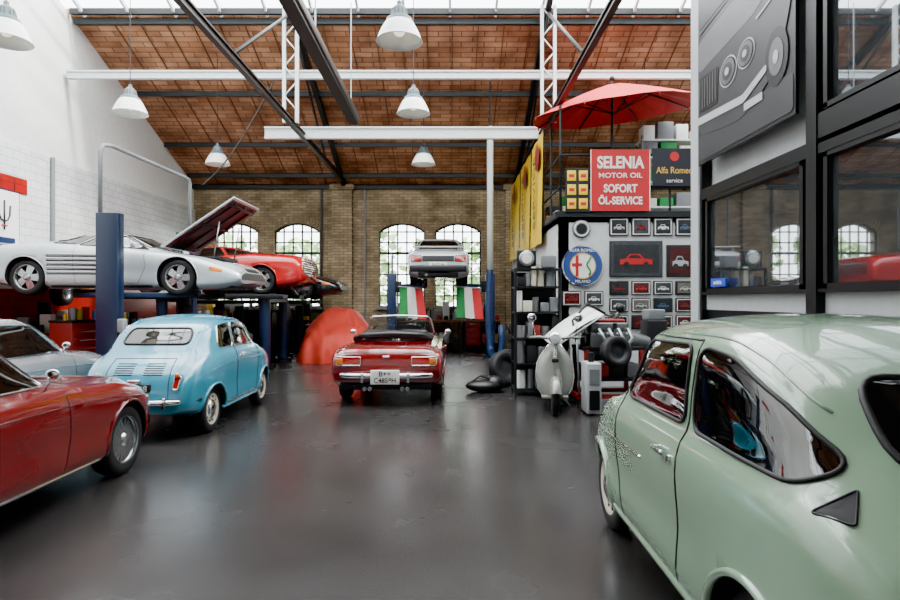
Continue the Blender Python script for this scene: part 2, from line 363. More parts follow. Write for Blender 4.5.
# sage green microcar (foreground) ---------------------------------------
c=Car('sage_green_car',S600,PT_GREEN,'cap'); mb=c.mb
for sd in(-1,1):
    c.patch([(1.33,.955),(2.12,.95),(2.16,.985),(1.93,1.285),(1.36,1.30)],'side',sd,GLS,.06,trim=BLK,tr=.009,K=8)
    c.patch([(.53,.935),(1.24,.95),(1.27,1.30),(1.0,1.28),(.66,1.155),(.42,1.01)],'side',sd,GLS,.08,trim=BLK,tr=.009,K=8)
    c.patch([(.325,.885),(.42,.89),(.385,.965)],'side',sd,BLK,.008,trim=DARK,tr=.004)
    c.line([(1.29,.27),(1.27,.6),(1.29,.93),(1.30,1.325)],'side',sd,.005,BLK)
    c.line([(1.30,1.325),(1.95,1.315),(2.23,.98),(2.22,.6),(2.1,.27)],'side',sd,.005,BLK)
    dr=[(.56,1.15),(.8,1.27),(1.0,1.325),(1.5,1.345),(1.9,1.33),(2.1,1.22),(2.3,1.06),(2.42,.96)]
    c.sline(dr,'side',sd,.006,PT_GREEN)
    c.line([(1.75,.70),(2.5,.68)],'side',sd,.008,CHR)
    c.line([(.95,.26),(2.35,.26)],'side',sd,.022,PT_GREEN)
    h,n=c.hit((1.42,.82),'side',sd); p=h+n*.035
    mb.box(p,(.13,.02,.022),CHR,None,.01); mb.cyl(p+Vector((.05,0,0)),h+Vector((.05,0,0)),.012,CHR); mb.cyl(h+Vector((-.07,0,-.02)),h+n*.015+Vector((-.07,0,-.02)),.016,CHR)
    c.patch([(sd*.42-.09,.6),(sd*.42+.03,.6),(sd*.42+.03,.75),(sd*.42-.09,.75)],'front',1,HEAD,.07,.02,3,CHR,.012)
    c.patch([(sd*.42,.58),(sd*.49,.58),(sd*.47,.74),(sd*.42,.74)],'rear',1,LRED,.02,.015,3,CHR,.008)
c.patch([(-.42,1.01),(.42,1.01),(.38,1.25),(-.38,1.25)],'rear',1,GLS,.10,trim=BLK,tr=.012,K=8)
c.patch([(-.47,1.01),(.47,1.01),(.40,1.29),(-.40,1.29)],'front',1,GLS,.08,trim=BLK,tr=.014)
c.line([(-.36,.42),(-.34,.92),(.34,.92),(.36,.42)],'rear',1,.005,BLK)
for k in range(12): c.line([(-.25+k*.045,.72),(-.25+k*.045,.85)],'rear',1,.007,DARK)
bumper(c,-.06,.42,.6,CHR); bumper(c,3.27,.42,.56,CHR,True)
for y in(-.2,0.2): mb.tube([(2.52,y,.99),(2.40,y+.2,1.10)],.007,BLK)
c.mb.build((1.67,1.3,0),90)

# red spider --------------------------------------------------------------
ck=MB('c'); ck.box((1.95,0,.9),(1.25,1.14,.9),BLK)
c=Car('red_convertible',SSP,PT_DRED,'cap',[ck]); mb=c.mb
mb.box((1.95,0,.5),(1.2,1.1,.06),LEA)
for y in(-.3,.3):
    mb.box((1.95,y,.6),(.5,.46,.16),LEA,None,.05); mb.box((0,0,0),(.14,.46,.5),LEA,Tm(1.62,y,.76,0,-12,0),.05)
mb.box((2.55,0,.84),(.2,1.1,.14),LEA,None,.04)
mb.lathe([(.175,-.01),(.19,0),(.175,.01),(.165,0),(.175,-.01)],BLK,Tm(2.3,.3,.92,0,65,0),24)
WS=[(2.68,-.62,.86),(2.60,-.60,.95),(2.42,-.54,1.17),(2.40,-.48,1.2),(2.42,0,1.22),(2.40,.48,1.2),(2.42,.54,1.17),(2.60,.60,.95),(2.68,.62,.86)]
mb.tube(WS,.017,CHR,8)
GC=bpy.data.materials.new('clear_glass'); GC.use_nodes=True; b=GC.node_tree.nodes['Principled BSDF']
b.inputs['Base Color'].default_value=(.6,.7,.7,1); b.inputs['Roughness'].default_value=.02; b.inputs['Alpha'].default_value=.22; b.inputs['Metallic'].default_value=0
nn=GC.node_tree.nodes.new('ShaderNodeTexNoise'); nn.inputs['Scale'].default_value=2; mr=GC.node_tree.nodes.new('ShaderNodeMapRange'); mr.inputs[3].default_value=.08; mr.inputs[4].default_value=.16
GC.node_tree.links.new(nn.outputs['Fac'],mr.inputs[0]); GC.node_tree.links.new(mr.outputs[0],b.inputs['Alpha'])
mb.add(WS,[tuple(range(9))],GC); mb.box((2.40,0,1.15),(.03,.2,.06),BLK,None,.01)
for k in range(5): mb.tube([(1.30-k*.05,-.60,.88+.02*(k%2)),(1.2-k*.07,-.44,.95),(1.16-k*.07,0,.97),(1.2-k*.07,.44,.95),(1.30-k*.05,.60,.88)],.05,LEA,8)
for sd in(-1,1):
    c.patch([(sd*.70,.58),(sd*.70,.69),(sd*.36,.69),(sd*.36,.58)],'rear',1,LRED,.02,.02,3,CHR,.008)
    mb.box((-.03,sd*.66,.635),(.02,.1,.09),AMB,None,.01)
    c.line([(1.35,.25),(1.33,.5),(1.35,.84)],'side',sd,.004,BLK); c.line([(2.5,.25),(2.5,.84)],'side',sd,.004,BLK)
    mb.box((1.5,sd*.825,.74),(.13,.02,.025),CHR,None,.008); c.line([(1.2,.22),(2.7,.22)],'side',sd,.02,DARK)
    mb.sph((2.45,sd*.86,.93),.05,CHR,(.5,1.2,.8)); mb.tube([(2.45,sd*.78,.85),(2.45,sd*.86,.93)],.01,CHR)
    for yy in(.5,.38): mb.cyl((-.05,sd*yy*.6,.25),(.2,sd*yy*.6,.25),.028,STL)
    mb.box((-.14,sd*.32,.42),(.05,.04,.14),CHR,None,.012)
mb.box((-.15,0,.43),(.03,.40,.20),PLATE,None,.01)
mb.text('B++',.10,TXB,Tm(-.168,0,.475,90,0,-90),.002,1,.001); mb.text('C4859H',.095,TXB,Tm(-.168,0,.385,90,0,-90),.002,.95,.001)
c.line([(-.6,.75),(.6,.75)],'rear',1,.006,BLK); mb.box((.0,0,.70),(.04,.1,.03),CHR,None,.01)
bumper(c,-.09,.44,.78,CHR,r=.04,back=.3); c.line([(.15,-.55),(1.0,-.57),(1.0,.57),(.15,.55)],'top',1,.004,BLK)
mb.box((.05,0,.30),(.1,1.3,.14),DARK,None,.03)
c.mb.build((-.90,8.45,0),90,(1,1.0,1))

def coupe(name,paint,style,loc,rz,scale,trim=CHR,plate=None,blackrear=False,S=SCP,dx=0,dz=0):
    c=Car(name,S,paint,style); mb=c.mb
    q=lambda P:[(a+dx,b+(dz if b>1 else 0)) for a,b in P]
    for sd in(-1,1):
        c.patch(q([(1.58,.90),(2.70,.90),(2.36,1.215),(1.68,1.235)]),'side',sd,GLS,.04,trim=trim,tr=.009)
        c.patch(q([(1.12,.92),(1.52,.90),(1.60,1.23),(1.50,1.2)]),'side',sd,GLS,.04,trim=trim,tr=.008)
        c.line(q([(1.55,.25),(1.53,.55),(1.55,.88)]),'side',sd,.004,BLK); c.line(q([(2.78,.88),(2.82,.5),(2.75,.25)]),'side',sd,.004,BLK)
        c.sline([(.3,.70),(2,.74),(3.0,.72),(3.9,.62)],'side',sd,.006,paint); c.line([(1.2,.24),(3.0,.24)],'side',sd,.014,trim)
        h,n=c.hit((1.68+dx,.76),'side',sd); mb.box(h+n*.02,(.13,.02,.025),trim,None,.008)
        c.patch([(sd*.68,.58),(sd*.68,.72),(sd*.42,.72),(sd*.42,.58)],'rear',1,LRED,.02,.012,3,trim,.008)
        for yy in(.52,.34):
            h,n=c.hit((sd*yy,.58),'front'); mb.lathe([(0,.03),(.06,.022),(.075,0),(.085,-.02),(.08,-.05)],HEAD,Matrix.Translation(h+Vector((.0,0,0)))@Matrix.Rotation(pi/2,4,'Y'),20)
        h,n=c.hit((2.62+dx,.87),'side',sd); mb.tube([h,h+n*.06+Vector((0,0,.04))],.008,trim); mb.sph(h+n*.08+Vector((0,0,.06)),.05,trim,(.35,1,.7))
        h,n=c.hit((3.82,.6),'side',sd); mb.sph(h,.025,AMB,(1,.5,.8))
    c.patch([(-.56,.96),(.56,.96),(.45,1.2+dz),(-.45,1.2+dz)],'rear',1,GLS,.06,trim=BLK,tr=.012)
    c.patch([(-.58,.95),(.58,.95),(.46,1.22+dz),(-.46,1.22+dz)],'front',1,GLS,.06,trim=BLK,tr=.012)
    c.line(q([(.1,-.52),(.72,-.55),(.72,.55),(.1,.52)]),'top',1,.004,BLK); c.line([(4.0,-.45),(3.05+dx,-.57),(3.05+dx,.57),(4.0,.45)],'top',1,.004,BLK)
    mb.box((-.02,0,.5),(.03,.46,.12),PLATE,None,.01); mb.text(plate or 'B 1967',.09,TXB,Tm(-.037,0,.5,90,0,-90),.002)
    mb.box((4.1,0,.5),(.05,.5,.14),DARK,None,.02)
    if blackrear:
        mb.box((-.03,0,.40),(.12,1.42,.16),DARK,None,.04); c.patch([(-.4,.58),(.4,.58),(.4,.72),(-.4,.72)],'rear',1,DARK,.02,.008)
        mb.box((.18,0,.95),(.22,1.3,.03),paint,None,.012); 
        for y in(-.5,.5): mb.box((.2,y,.9),(.1,.04,.1),paint)
        mb.box((.2,0,.26),(.4,1.0,.14),DARK,None,.04); mb.cyl((-.06,.3,.25),(.5,.3,.25),.035,STL)
    else: bumper(c,-.07,.42,.75,trim,r=.04); 
    bumper(c,4.15,.42,.68,trim,True,r=.04)
    return mb.build(loc,rz,scale)
coupe('red_classic_coupe',PT_RED,'multi',(-3.53,1.75,0),90,1,S=SCR,dx=-.23,dz=-.03)
coupe('silver_classic_coupe',PT_SIL,'multi',(-5.22,4.3,0),90,1)
coupe('white_sports_coupe',PT_WHT,'star',(-.275,14.0,1.85),90,(.93,.93,.95),DARK,'B-GT 86',True)

def wedge(name,paint,loc,rz,scale,openlid=False,strakes=False):
    cuts=[]
    if openlid:
        k=MB('c'); k.box((3.62,0,.84),(1.0,1.2,.5),BLK,Tm(0,0,0)); cuts=[k]
    c=Car(name,SSC,paint,'star',cuts); mb=c.mb
    for sd in(-1,1):
        c.patch([(1.72,.87),(2.86,.80),(2.36,1.05),(1.95,1.075)],'side',sd,GLS,.03,trim=BLK,tr=.009)
        c.patch([(1.15,.93),(1.66,.88),(1.86,1.06),(1.7,1.05)],'side',sd,GLS,.03,trim=BLK,tr=.006)
        if strakes:
            for k in range(5):
                z=.40+.075*k; c.line([(1.25,z+.01),(1.7,z+.005),(2.5-.05*k,z-.01)],'side',sd,.013,paint,off=.006); c.line([(1.25,z-.028),(1.8,z-.03),(2.45,z-.035)],'side',sd,.014,BLK,off=-.006)
        c.line([(1.72,.2),(1.68,.5),(1.7,.85)],'side',sd,.004,BLK); c.line([(2.85,.78),(2.9,.5),(2.75,.2)],'side',sd,.004,BLK)
        c.line([(1.3,.17),(3.0,.17)],'side',sd,.03,DARK)
        c.patch([(3.98,.50),(4.2,.46),(4.18,.41),(3.98,.43)],'side',sd,AMB,.015,.006,3)
        c.patch([(sd*.34,.42),(sd*.66,.42),(sd*.64,.49),(sd*.34,.49)],'front',1,HEAD,.01,.008,3)
        mb.box((2.75,sd*.98,.86),(.1,.16,.09),paint,None,.03)
    c.patch([(-.68,.28),(.68,.28),(.66,.405),(-.66,.405)],'front',1,DARK,.02,.006,4)
    c.patch([(-.3,.42),(.3,.42),(.3,.49),(-.3,.49)],'front',1,BLK,.01,.008,3)
    for k in range(6): c.line([(-.7,.50+.05*k),(.7,.50+.05*k)],'rear',1,.014,BLK)
    c.patch([(-.62,.84),(.62,.84),(.50,1.07),(-.50,1.07)],'front',1,GLS,.05,trim=BLK,tr=.012)
    c.patch([(-.55,.97),(.55,.97),(.46,1.07),(-.46,1.07)],'rear',1,GLS,.03,trim=BLK,tr=.01)
    mb.box((2.3,0,.19),(2.6,1.2,.12),DARK,None,.04); mb.box((3.95,0,.2),(.7,1.3,.1),DARK,None,.03)
    if openlid:
        X=Tm(3.05,0,.84,0,-34,0)
        mb.box((.78,0,.015),(1.55,1.36,.03),paint,X,.012); mb.box((.78,0,-.012),(1.45,1.24,.02),mat('lid_liner','#4a0a10',.5),X)
        for y in(-.45,0,.45): mb.box((.78,y,-.03),(1.4,.07,.03),DARK,X,.01)
        for x in(.15,.8,1.4): mb.box((x,0,-.03),(.06,1.2,.03),DARK,X,.01)
        mb.tube([(3.9,.5,.68),(4.0,.5,1.32)],.012,STL); mb.tube([(3.9,-.5,.68),(4.0,-.5,1.32)],.012,STL)
        mb.box((3.6,0,.66),(.8,.9,.1),DARK,None,.03)
    else: c.line([(3.2,-.6),(4.1,-.55),(4.1,.55),(3.2,.6)],'top',1,.004,BLK)
    return mb.build(loc,rz,scale)
wedge('white_sports_car',PT_WHT,(-7.76,10.68,1.57),0,.96,True,True)
wedge('red_sports_car',PT_SR,(-3.22,13.85,1.62),180,.97)
wedge('black_sports_car',PT_BLK,(-7.10,16.4,1.5),0,.95)

# lifts ----------------------------------------------------------------------
def lift(name,x,y0,y1,ha,hp,pm,pad,arch=None,w=.34):
    mb=MB(name)
    for y,sg in((y0,1),(y1,-1)):
        mb.box((x,y,hp/2),(w,.1,hp),pm,None,.012); mb.box((x-w/2+.03,y+sg*.08,hp/2),(.06,.12,hp),pm); mb.box((x+w/2-.03,y+sg*.08,hp/2),(.06,.12,hp),pm)
        mb.box((x,y,.015),(.6,.5,.03),DARK); mb.box((x,y+sg*.12,ha),(w*.8,.16,.5),DARK,None,.02)
        for dx in pad:
            yc=y+sg*(abs(y1-y0)*.24); a=Vector((x,y+sg*.2,ha-.05)); e=Vector((x+dx,yc+sg*.15,ha-.05)); d=e-a
            mb.box((d.length/2,0,0),(d.length,.1,.08),pm,Matrix.Translation(a)@Matrix.Rotation(math.atan2(d.y,d.x),4,'Z'),.01)
            mb.cyl(e+Vector((0,0,-.02)),e+Vector((0,0,.13)),.06,BLK)
        mb.box((x+w/2+.05,y,1.1),(.1,.14,.22),GRY,None,.02)
    if arch:
        mb.tube([(x-.12,y0,hp-.1),(x-.12,y0,arch-.15),(x-.1,y0+.04,arch-.03),(x-.05,y0+.2,arch),(x+.03,y1-.2,arch),(x+.05,y1-.04,arch-.03),(x+.05,y1,arch-.15),(x+.05,y1,hp-.1)],.035,GRY)
    return mb.build()
BLD=mat('lift_navy','#081a34',.35)
lift('two_post_lift',-5.3,9.3,12.12,1.63,2.85,BLD,(-1.0,1.0),3.94)
def lift2():
    mb=MB('two_post_lift')
    for x,sg in((-1.55,1),(1.07,-1)):
        mb.box((x,16,1.1),(.24,.3,2.2),BLU,None,.02); mb.box((x,16,.015),(.34,.6,.03),DARK); mb.box((x+sg*.18,16,1.85),(.14,.3,.3),DARK,None,.02)
        for dy in(-1.0,1.0):
            a=Vector((x+sg*.2,16,1.88)); e=Vector((x+sg*.85,16+dy,1.88)); d=e-a
            mb.box((d.length/2,0,0),(d.length,.1,.08),BLU,Matrix.Translation(a)@Matrix.Rotation(math.atan2(d.y,d.x),4,'Z'),.01)
            mb.cyl(e,e+Vector((0,0,.12)),.06,BLK)
    mb.cyl((1.07,16.1,2.2),(1.07,16.1,5.3),.07,WHT); mb.cyl((-1.55,16.1,2.2),(-1.55,16.1,2.7),.03,STL)
    mb.build()
lift2()
def ramplift(y,x0,x1,h,cx):
    mb=MB('platform_lift')
    for dy in(-.72,.72): mb.box(((x0+x1)/2,y+dy,h-.05),(x1-x0,.4,.1),DARK,None,.015)
    for x in cx:
        for dy in(-.72,.72): mb.cyl((x,y+dy,0),(x,y+dy,h-.1),.12,BLD,20); mb.cyl((x,y+dy,0),(x,y+dy,.1),.2,DARK,20)
        mb.box((x,y,h-.13),(.2,1.6,.08),BLD)
    mb.build()
ramplift(13.85,-7.2,-3.6,1.62,(-6.3,-4.05)); ramplift(16.4,-6.9,-3.7,1.5,(-6,-4.3))

# ------------------------------------------------------------ room shell
XL,XR,YB,YF,HW,SL=-7.9,7.9,18.5,-3.5,5.05,.395
def rh(y): 
    return HW+SL*(YB-y) if y>7.5 else HW+SL*(y-YF)
m=bpy.data.materials.new('polished_concrete'); m.use_nodes=True; nt=m.node_tree; b=nt.nodes['Principled BSDF']; L_=nt.links.new
tc=nt.nodes.new('ShaderNodeTexCoord'); n1=nt.nodes.new('ShaderNodeTexNoise'); n1.inputs['Scale'].default_value=.6; n1.inputs['Detail'].default_value=6; n1.inputs['Roughness'].default_value=.6
L_(tc.outputs['Object'],n1.inputs['Vector']); r1=nt.nodes.new('ShaderNodeValToRGB'); r1.color_ramp.elements[0].position=.25; r1.color_ramp.elements[1].position=.8
r1.color_ramp.elements[0].color=(*hx('#1f1e1e'),1); r1.color_ramp.elements[1].color=(*hx('#363332'),1); L_(n1.outputs['Fac'],r1.inputs[0]); L_(r1.outputs[0],b.inputs['Base Color'])
n2=nt.nodes.new('ShaderNodeTexNoise'); n2.inputs['Scale'].default_value=.9; n2.inputs['Detail'].default_value=3; L_(tc.outputs['Object'],n2.inputs['Vector'])
mr=nt.nodes.new('ShaderNodeMapRange'); mr.inputs[1].default_value=.2; mr.inputs[2].default_value=.8; mr.inputs[3].default_value=.20; mr.inputs[4].default_value=.31; L_(n2.outputs['Fac'],mr.inputs[0]); L_(mr.outputs[0],b.inputs['Roughness'])
b.inputs['Specular IOR Level'].default_value=.55
FLR=m
mb=MB('floor'); mb.box(((XL+XR)/2,(YB+YF)/2,-.1),(XR-XL+.6,YB-YF+.6,.2),FLR)
mb.build()
BRK=brickmat('brick_yellow','#b8a47f','#94805f','#6d6252',.26,.085,(0,2),.008,.85,('#9a9388','#ffffff'))
TILE=brickmat('white_tile','#dfe3e3','#d6dadb','#a5a9aa',.30,.15,(1,2),.006,.25,('#e8e8e8','#ffffff'),.2)
CEIL=brickmat('ceiling_brick','#dcaa84','#b67d54','#80593c',.5,.14,(0,1),.012,.85,('#968577','#ffffff'),.5)
def wall_holes(name,x0,x1,h,y,th,arches,m):
    bx=MB('w'); bx.box(((x0+x1)/2,y+th/2,h/2),(x1-x0,th,h),m); cuts=[]
    for a in arches:
        c=MB('c'); pts=archpts(*a); n=len(pts)
        vs=[(p[0],y-.3,p[1]) for p in pts]+[(p[0],y+th+.3,p[1]) for p in pts]
        c.v=[Vector(v) for v in vs]; c.f=[list(range(n)),list(range(n,2*n))[::-1]]+[[i,n+i,n+(i+1)%n,(i+1)%n] for i in range(n)]
        cuts.append(c)
    v,f,mi=boolean(bx.v,bx.f,cuts); o=MB(name); o.add(v,f,m); return o.build()
def archpts(cx,w,z0,zs,rise,n=14):
    pts=[(cx-w/2,z0),(cx+w/2,z0)]
    for k in range(n+1):
        t=1-2*k/n; pts.append((cx+w/2*t,zs+rise*(1-t*t)))
    return pts
WIN=[(-6.6,1.35,1.3,3.62,.25),(-4.72,1.42,1.3,3.62,.25),(-1.48,1.42,1.3,3.62,.25),(.25,1.42,1.3,3.62,.25)]
wall_holes('wall_back',XL-.3,XR+.3,HW+.2,YB,.4,WIN,BRK)
for i,a in enumerate(WIN):
    mb=MB('window_%d'%(i+1)); cx,w,z0,zs,rise=a; FR=mat('window_frame','#15191b',.5)
    pts=archpts(*a); mb.tube([(p[0],YB+.12,p[1]) for p in pts],.05,FR,6,True)
    for k in range(1,5):
        x=cx-w/2+w*k/5; t=(x-cx)/(w/2); mb.box((x,YB+.12,(z0+zs+rise*(1-t*t))/2),(.045,.04,zs+rise*(1-t*t)-z0),FR)
    for k in range(1,8): 
        z=z0+.33*k
        if z<zs+.05: mb.box((cx,YB+.12,z),(w,.04,.042 if k!=5 else .08),FR)
    mb.add([(p[0],YB+.12,p[1]) for p in pts],[tuple(range(len(pts)))],GC); mb.build()
    t=MB('trim_%d'%(i+1)); AR=mat('arch_brick','#7d684e',.85,bump=.3)
    n=17
    for k in range(n):
        tt=-1+2*(k+.5)/n; x=cx+w/2*1.06*tt; z=zs+rise*(1-tt*tt)+.13; t.box((0,0,0),(.078,.06,.24),AR if k%2 else BRK,Tm(x,YB-.01,z,0,math.degrees(tt*.35),0))
    t.box((cx,YB-.04,z0-.05),(w+.16,.16,.08),GRY); t.build()
def yzpoly(name,x,th,m):
    mb=MB(name); pts=[(YF,0),(YB,0),(YB,HW),(7.5,rh(7.5)),(YF,HW)]
    vs=[(x,p[0],p[1]) for p in pts]+[(x+th,p[0],p[1]) for p in pts]
    mb.add(vs,[(0,1,2,3,4),(9,8,7,6,5)]+[(i,i+5,(i+1)%5+5,(i+1)%5) for i in range(5)],m); return mb
mb=yzpoly('wall_left',XL,-.3,WHT)
mb.box((XL+.02,7.5,2.0),(.05,22,4.6),TILE) ; 
mb.build()
RT=brickmat('red_tile','#a81b15','#9c1612','#5e1812',.30,.15,(1,2),.006,.3,('#dddddd','#ffffff'),.2)
t=MB('trim_5'); t.box((XL+.055,7.5,.85),(.03,22,1.7),RT)
for k in range(5): t.box((XL+.055,9.6+.34*k,3.58),(.03,.31,.28),RT)
t.build()
mb=yzpoly('wall_right',XR,.3,WHT); mb.build()
mb=MB('wall_front'); mb.box((0,YF-.15,HW/2),(16.4,.3,HW),WHT); mb.build()
mb=MB('ceiling')
def slab(y0,y1,m,th=.15):
    mb.add([(XL-.1,y0,rh(y0)),(XR+.1,y0,rh(y0)),(XR+.1,y1,rh(y1)),(XL-.1,y1,rh(y1)),(XL-.1,y0,rh(y0)+th),(XR+.1,y0,rh(y0)+th),(XR+.1,y1,rh(y1)+th),(XL-.1,y1,rh(y1)+th)],[(0,1,2,3),(7,6,5,4),(0,4,5,1),(1,5,6,2),(2,6,7,3),(3,7,4,0)],m)
slab(12.5,YB+.1,CEIL); slab(YF,2.5,CEIL)
mb.build()
IRON=mat('dark_iron','#1f2224',.5,.4); WST=mat('white_steel','#c9cfcf',.5)
tr=MB('roof_truss'); RIB=mat('ceiling_rib','#6d452b',.7); IRB=mat('iron_brown','#241a16',.5,.2)
for x in(-3.24,2.0,7.2):
    for a,bb in((YB,7.5),(7.5,YF)):
        l=math.hypot(bb-a,rh(bb)-rh(a)); ang=math.atan2(rh(bb)-rh(a),bb-a)
        tr.box((0,0,0),(.11,l,.16),IRON,Matrix.Translation((x,(a+bb)/2,(rh(a)+rh(bb))/2-.1))@Matrix.Rotation(ang,4,'X'))
    if abs(x)<5:
        tr.box((x,7.5,HW+.02),(.09,22,.03),IRB); tr.box((x,7.5,HW+.13),(.09,22,.03),IRB); tr.box((x,7.5,HW+.075),(.03,22,.1),IRB)
        for y in(12.2,2.8):
            for s in(-.13,.13): tr.box((x+s,y,(HW+rh(12.2))/2),(.06,.08,rh(12.2)-HW-.1),WST)
            for k in range(7):
                z=HW+.3+k*.3; tr.tube([(x-.13,y,z),(x+.13,y,z+.3)] if k%2 else [(x+.13,y,z),(x-.13,y,z+.3)],.016,WST,5)
        for y0,y1 in((12.2,15.6),(12.2,9.0)): tr.tube([(x,y0,rh(y0)-.2),(x,y1,HW+.15)],.03,IRON)
tr.build()
pl=MB('roof_purlins')
for y in(17.9,16.5,14.6,12.55,2.4,0.5): pl.box((0,y,rh(y)-.08),(15.7,.07,.11),IRON)
for x in[-7.1+.55*k for k in range(27)]:
    l=math.hypot(6,6*SL); pl.box((0,0,0),(.02,l,.03),RIB,Matrix.Translation((x,15.5,rh(15.5)-.01))@Matrix.Rotation(-math.atan(SL),4,'X'))
pl.build()
bm_=MB('steel_crossbeam'); bm_.box((-1.05,13.3,HW+.04),(6.1,.12,.04),WST); bm_.box((-1.05,13.3,HW+.26),(6.1,.12,.04),WST); bm_.box((-1.05,13.3,HW+.15),(6.1,.05,.2),WST); bm_.build()
bm_=MB('steel_crossbeam'); bm_.box((0,12.3,6.09),(15.66,.1,.12),WST); bm_.box((0,12.3,6.17),(15.66,.16,.03),WST); bm_.build()
sk=MB('skylight_frame')
for x in[-7.6+.95*k for k in range(17)]:
    for a,bb in((12.5,7.5),(7.5,2.5)):
        l=math.hypot(bb-a,rh(bb)-rh(a)); sk.box((0,0,0),(.05,l,.08),WST,Matrix.Translation((x,(a+bb)/2,(rh(a)+rh(bb))/2))@Matrix.Rotation(math.atan2(rh(bb)-rh(a),bb-a),4,'X'))
for y in(12.4,10.0,7.5,5,2.6): sk.box((0,y,rh(y)),(15.7,.08,.12),IRON)
sk.build()
mb=MB('radiant_heater'); mb.box((-1.93,8.6,5.14),(.24,7,.14),mat('heater_brown','#2a1d18',.5),None,.02); mb.box((-1.93,8.6,5.05),(.18,6.9,.05),IRON)
for y in(5.5,8.6,11.7): mb.cyl((-1.93,y,5.2),(-1.93,y,rh(y)-.1 if y<11 else 7.3),.012,STL,6)
mb.build()
for i,x in enumerate((-3.3,2.0)):
    mb=MB('trim_%d'%(6+i)); mb.box((x,YB-.1,HW/2),(.62,.2,HW),BRK); mb.box((x,YB-.12,HW-.1),(.74,.26,.16),BRK); mb.build()
mb=MB('trim_8'); mb.box((0,YB-.06,HW-.08),(15.8,.14,.12),IRON); mb.box((-3.95,YB-.05,HW/2+.3),(.06,.06,HW-.6),IRON); mb.box((-2.62,YB-.05,HW/2+.3),(.05,.05,HW-.6),GRY); mb.build()
LW=mat('lamp_shade','#dfe2de',.35); LG=mat('lamp_glow','#fff6e0',.4,emit=2.5); LT=mat('lamp_teal','#3f565a',.4)
def lamp(x,y):
    mb=MB('pendant_lamp'); mb.lathe([(.155,.215),(.17,.20),(.195,.16),(.225,.10),(.25,.045),(.265,0),(.277,-.012),(.262,-.012),(.24,.05),(.2,.12),(.14,.19)],LW,None,36)
    mb.lathe([(.03,.42),(.06,.40),(.085,.37),(.09,.30),(.115,.27),(.15,.25),(.158,.215)],LT,None,32)
    mb.lathe([(0,.16),(.16,.16)],LG,None,20); mb.sph((0,0,.12),.07,LG)
    for k in range(14):
        a=k*2*pi/14; mb.box((0,0,0),(.008,.01,.14),GRY,Matrix.Rotation(a,4,'Z')@Tm(.1,0,.31,0,-14,0))
    mb.cyl((0,0,.40),(0,0,.46),.03,GRY); mb.cyl((0,0,.45),(0,0,rh(y)-4.57-(.05 if y>12.5 or y<2.5 else 0)),.008,DARK,6)
    mb.build((x,y,4.57))
for x in(-5.25,-.6,4.4):
    for y in(7.1,9.85,13.55):
        if x>4 and y<7.5: continue
        lamp(x,y)
for x in(-5.25,-.6): lamp(x,3.0)

# ------------------------------------------------------------ office on the right
FRM=mat('office_frame','#0e1012',.4,.3); PAN=mat('office_panel','#a2a6a7',.5); OG=mat('office_glass','#858b90',.015,.9,1,var=.1)
mb=MB('wall_office'); X0=3.0
mb.box((5.4,3.4,3.4),(4.7,7.7,6.8),PAN)
mb.box((3.02,3.4,.70),(.06,7.7,1.40),FRM)
mb.box((3.02,3.4,1.48),(.07,7.7,.18),PAN)
for z,h in((2.72,.12),(1.575,.03)): mb.box((2.99,3.25,z),(.14,7.4,h),FRM)
mb.box((2.99,2.35,2.86),(.14,5.0,.24),FRM)
for y in(4.84,2.6,.3): mb.box((2.98,y,3.4),(.14,.14,6.8),FRM)
mb.box((2.98,7.0,3.4),(.1,.05,6.8),FRM)
mb.box((2.97,7.14,3.4),(.12,.22,6.8),PAN)
mb.box((2.98,3.25,6.0),(.14,7.4,.1),FRM)
mb.build()
def pane(i,y0,y1,z0,z1,m=OG):
    mb=MB('window_%d'%i); mb.box((2.985,(y0+y1)/2,(z0+z1)/2),(.03,y1-y0,z1-z0),m)
    for y in(y0,y1): mb.box((2.95,y,(z0+z1)/2),(.05,.05,z1-z0+.05),FRM)
    for z in(z0,z1): mb.box((2.95,(y0+y1)/2,z),(.05,y1-y0+.05,.04),FRM)
    mb.build()
pane(5,5.0,6.85,1.61,2.64); pane(6,2.75,4.68,1.61,2.64); pane(7,2.75,4.68,3.02,5.9); pane(8,.45,2.45,1.61,2.64); pane(9,.45,2.45,3.02,5.9)
mb=MB('large_car_poster'); P1=mat('poster_dark','#151617',.4,var=.5,scale=1.2); P2=mat('poster_light','#5d5f61',.4,var=.25,scale=2); P3=mat('poster_mid','#303234',.4,var=.3,scale=2); P4=mat('poster_black','#070708',.4); P5=mat('poster_bright','#a5a6a6',.4)
mb.box((2.88,5.95,4.52),(.03,1.95,2.95),P1)
T=Matrix(((0,0,-1,2.862),(-1,0,0,5.95),(0,.82,0,3.86),(0,0,0,1)))
def pp_(pts,m_,z,r=.06): mb.prism(rpoly(pts,r),.002,m_,T,z)
pp_([(-.95,-.95),(.95,-.95),(.95,-.55),(-.95,-.6)],P3,.001)
pp_([(-.95,-.6),(.1,-.72),(.55,-.5),(.75,-.3),(.93,.2),(.93,.62),(.45,.85),(-.1,.88),(-.95,.78)],P3,.004,.2)
pp_([(-.95,.28),(-.3,.34),(.3,.40),(.55,.52),(.4,.74),(-.1,.8),(-.95,.7)],P2,.006,.1)
pp_([(-.95,.80),(-.25,.88),(.5,.86),(.2,1.35),(-.95,1.42)],P3,.006,.1)
pp_([(-.92,.86),(-.3,.92),(.34,.9),(.1,1.25),(-.92,1.32)],P4,.010,.06)
pp_([(-.92,-.28),(-.45,-.32),(-.42,.16),(-.92,.2)],P4,.008,.04)
for k in range(7): pp_([(-.90+.066*k,-.25),(-.885+.066*k,-.25),(-.885+.066*k,.15),(-.90+.066*k,.15)],P2,.012,.004)
pp_([(-.95,-.44),(.12,-.54),(.55,-.36),(.54,-.28),(.1,-.44),(-.95,-.34)],P5,.012,.03)
